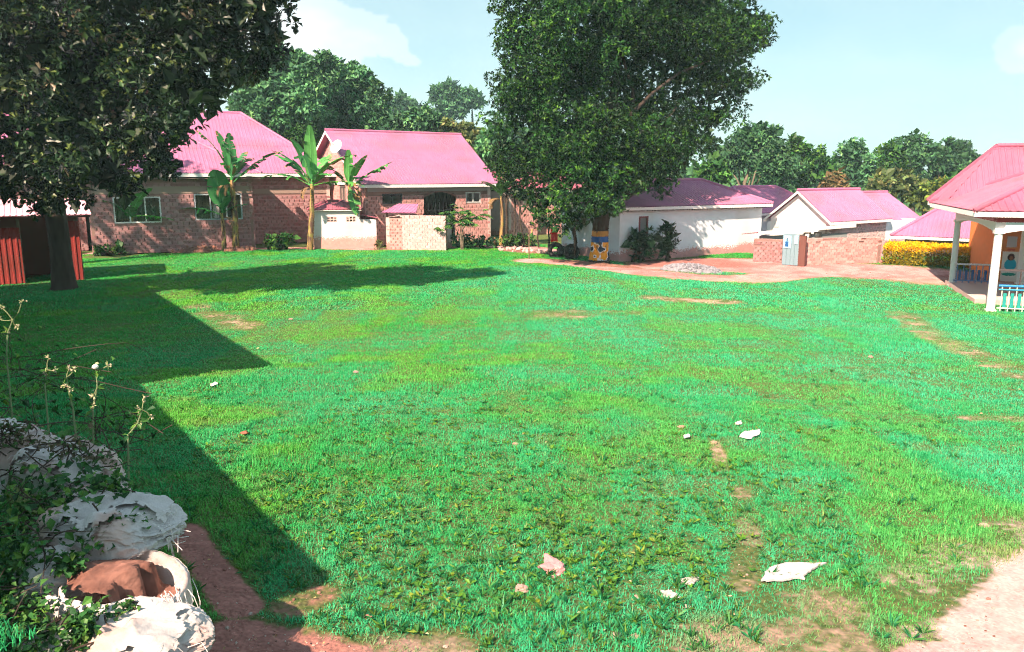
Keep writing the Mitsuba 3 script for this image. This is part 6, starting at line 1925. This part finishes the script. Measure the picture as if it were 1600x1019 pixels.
creeper('small leaved dry stemmed creeper over the two highest sacks', [(30, 690, 6.2, .16), (90, 712, 5.9, .2), (150, 720, 5.8, .12), (60, 745, 5.8, .2), (20, 672, 6.3, .1), (120, 700, 5.7, .12)], 706, .05, [(.05, .11, .035), (.12, .10, .06), (.06, .16, .04), (.10, .08, .05)], n=95, vines=12)
creeper('low leafy growth on the shaded slope left of the sacks', [(10, 600, 9.5, .5), (60, 640, 8.6, .5), (130, 660, 8.0, .45), (20, 560, 11, .6), (190, 670, 7.8, .3), (90, 600, 10, .5)], 707, .09, CREEPER_GREEN, n=55, vines=9)


def tall_weed(label, base, pts, seed, heads, dep):
    rng = np.random.default_rng(seed); k = thing('tall_weed', label, 'weed')
    B = at_depth(*base, dep); B[2] = min(B[2], tz(B) + .0); P = [B] + [at_depth(px, py, dep + rng.uniform(-.05, .05)) for px, py in pts]
    m = MB(); m.tube(P, np.linspace(.009, .004, len(P)), 6, (.17, .22, .12)); st = m
    lf, hd = MB(), MB()
    for px, py in heads:
        h = at_depth(px, py, dep); j = int(np.argmin([np.linalg.norm(h - q) for q in P])); st.tube([P[j], (P[j] + h) / 2 + rng.normal(0, .01, 3), h], .005, 5, (.17, .20, .10))
        n = 8; ax = rng.normal(size=(n, 3)) * .7 + [0, 0, .5]; leaves(hd, np.tile(h, (n, 1)), ax, rng.uniform(.025, .05, n), rng.uniform(.010, .016, n), rng, palette(rng, n, [(.42, .44, .24), (.30, .36, .16), (.55, .42, .34)], [2, 2, 1]), .2)
        for _ in range(3):
            b = trimesh.creation.icosphere(1); hd.add(b.vertices * rng.uniform(.006, .010) + h + rng.normal(0, .012, 3), b.faces, (.40, .36, .24))
    for q in P[1:]:
        n = 3; ax = rng.normal(size=(n, 3)) + [0, -.2, .1]; leaves(lf, np.tile(q, (n, 1)), ax, rng.uniform(.05, .10, n), rng.uniform(.02, .035, n), rng, palette(rng, n, FRESH, [2, 3, 2, 1]), .3)
    st.put('stem', 'mat_matte', k); hd.put('flower_head', 'mat_leaf', k, kind='stuff'); lf.put('leaf', 'mat_leaf', k, kind='stuff')


tall_weed('tall forked weed at the left edge with pale seed heads, highest of the row', (10, 600), [(10, 555), (12, 520), (20, 500)], 801, [(2, 480), (34, 472), (12, 518), (0, 500), (28, 512)], 7.2)
tall_weed('slim weed with two pale heads, second from the left edge', (68, 640), [(70, 600), (74, 578)], 802, [(76, 560), (72, 582), (86, 578)], 6.6)
tall_weed('branching weed with clustered heads in the middle of the row', (118, 670), [(114, 640), (108, 612), (104, 590)], 803, [(108, 576), (102, 604), (110, 610), (116, 578)], 6.2)
tall_weed('weed carrying a white flower, taller than its right hand neighbour', (128, 660), [(145, 640), (152, 605), (150, 580)], 804, [(148, 570), (145, 620), (168, 572), (146, 634)], 6.3)
tall_weed('leaning weed with yellow green leaves at its foot right of the row', (185, 700), [(200, 680), (215, 662), (222, 640)], 805, [(225, 622), (216, 640), (236, 652), (218, 662)], 5.9)
k_ = thing('white_flower', 'single white flower head on the weed above the sacks', 'flower')
m_ = MB(); b_ = trimesh.creation.icosphere(2); m_.add(b_.vertices * [.024, .024, .018] * (1 + .3 * (meshkit.fbm(b_.vertices * 4, 2)[:, None] - .5)) + at_depth(149, 573, 6.28), b_.faces, (.82, .80, .80)); scene[k_] = m_.shape('mat_matte')


# ------------------------------------------------------------------ the air
scene['haze_medium'] = {'type': 'homogeneous', 'albedo': rgb(.58, .92, 1.0), 'sigma_t': .0006}
scene['haze'] = {'type': 'cube', 'to_world': T4().translate([0, 330, 17.0]).scale([640, 400, 21.0]), 'bsdf': {'type': 'null'}, 'interior': {'type': 'ref', 'id': 'haze_medium'}}
USED.add('haze'); tag('haze', 'thin blue haze over the whole view', kind='stuff')
scene['camera']['medium'] = {'type': 'ref', 'id': 'haze_medium'}


# ------------------------------------------------------------------ groups of alike things
GROUPS = {'broadleaf_tree': 'leafy trees standing round and behind the houses', 'hill_tree': 'far trees on the hill', 'banana_plant': 'banana plants by the houses on the left', 'garden_shrub': 'garden shrubs by the walls',
          'old_tyre': 'old tyres under the central tree', 'sapling': 'slim trunks in and beside the gap', 'wooden_stake': 'stakes in the gap', 'paper_scrap': 'paper scraps on the lawn', 'crumpled_paper': 'crumpled papers on the near lawn',
          'pale_stone': 'pale stones and clods on the lawn', 'soil_sack': 'soil sacks piled at lower left', 'torn_sacking': 'torn sheets of sacking over the pile', 'creeper': 'creepers over the sacks and bank', 'tall_weed': 'tall weeds in a row behind the sacks',
          'yard_wall': 'brick yard walls before the gabled house', 'earth_heap': 'earth heaps along the left houses', 'brick_house': 'unplastered brick houses on the left'}
for key_, e_ in labels.items():
    base_ = key_.rsplit('_', 1)[0] if key_.rsplit('_', 1)[-1].isdigit() else key_
    if base_ in GROUPS and '__' not in key_: e_.setdefault('group', GROUPS[base_])
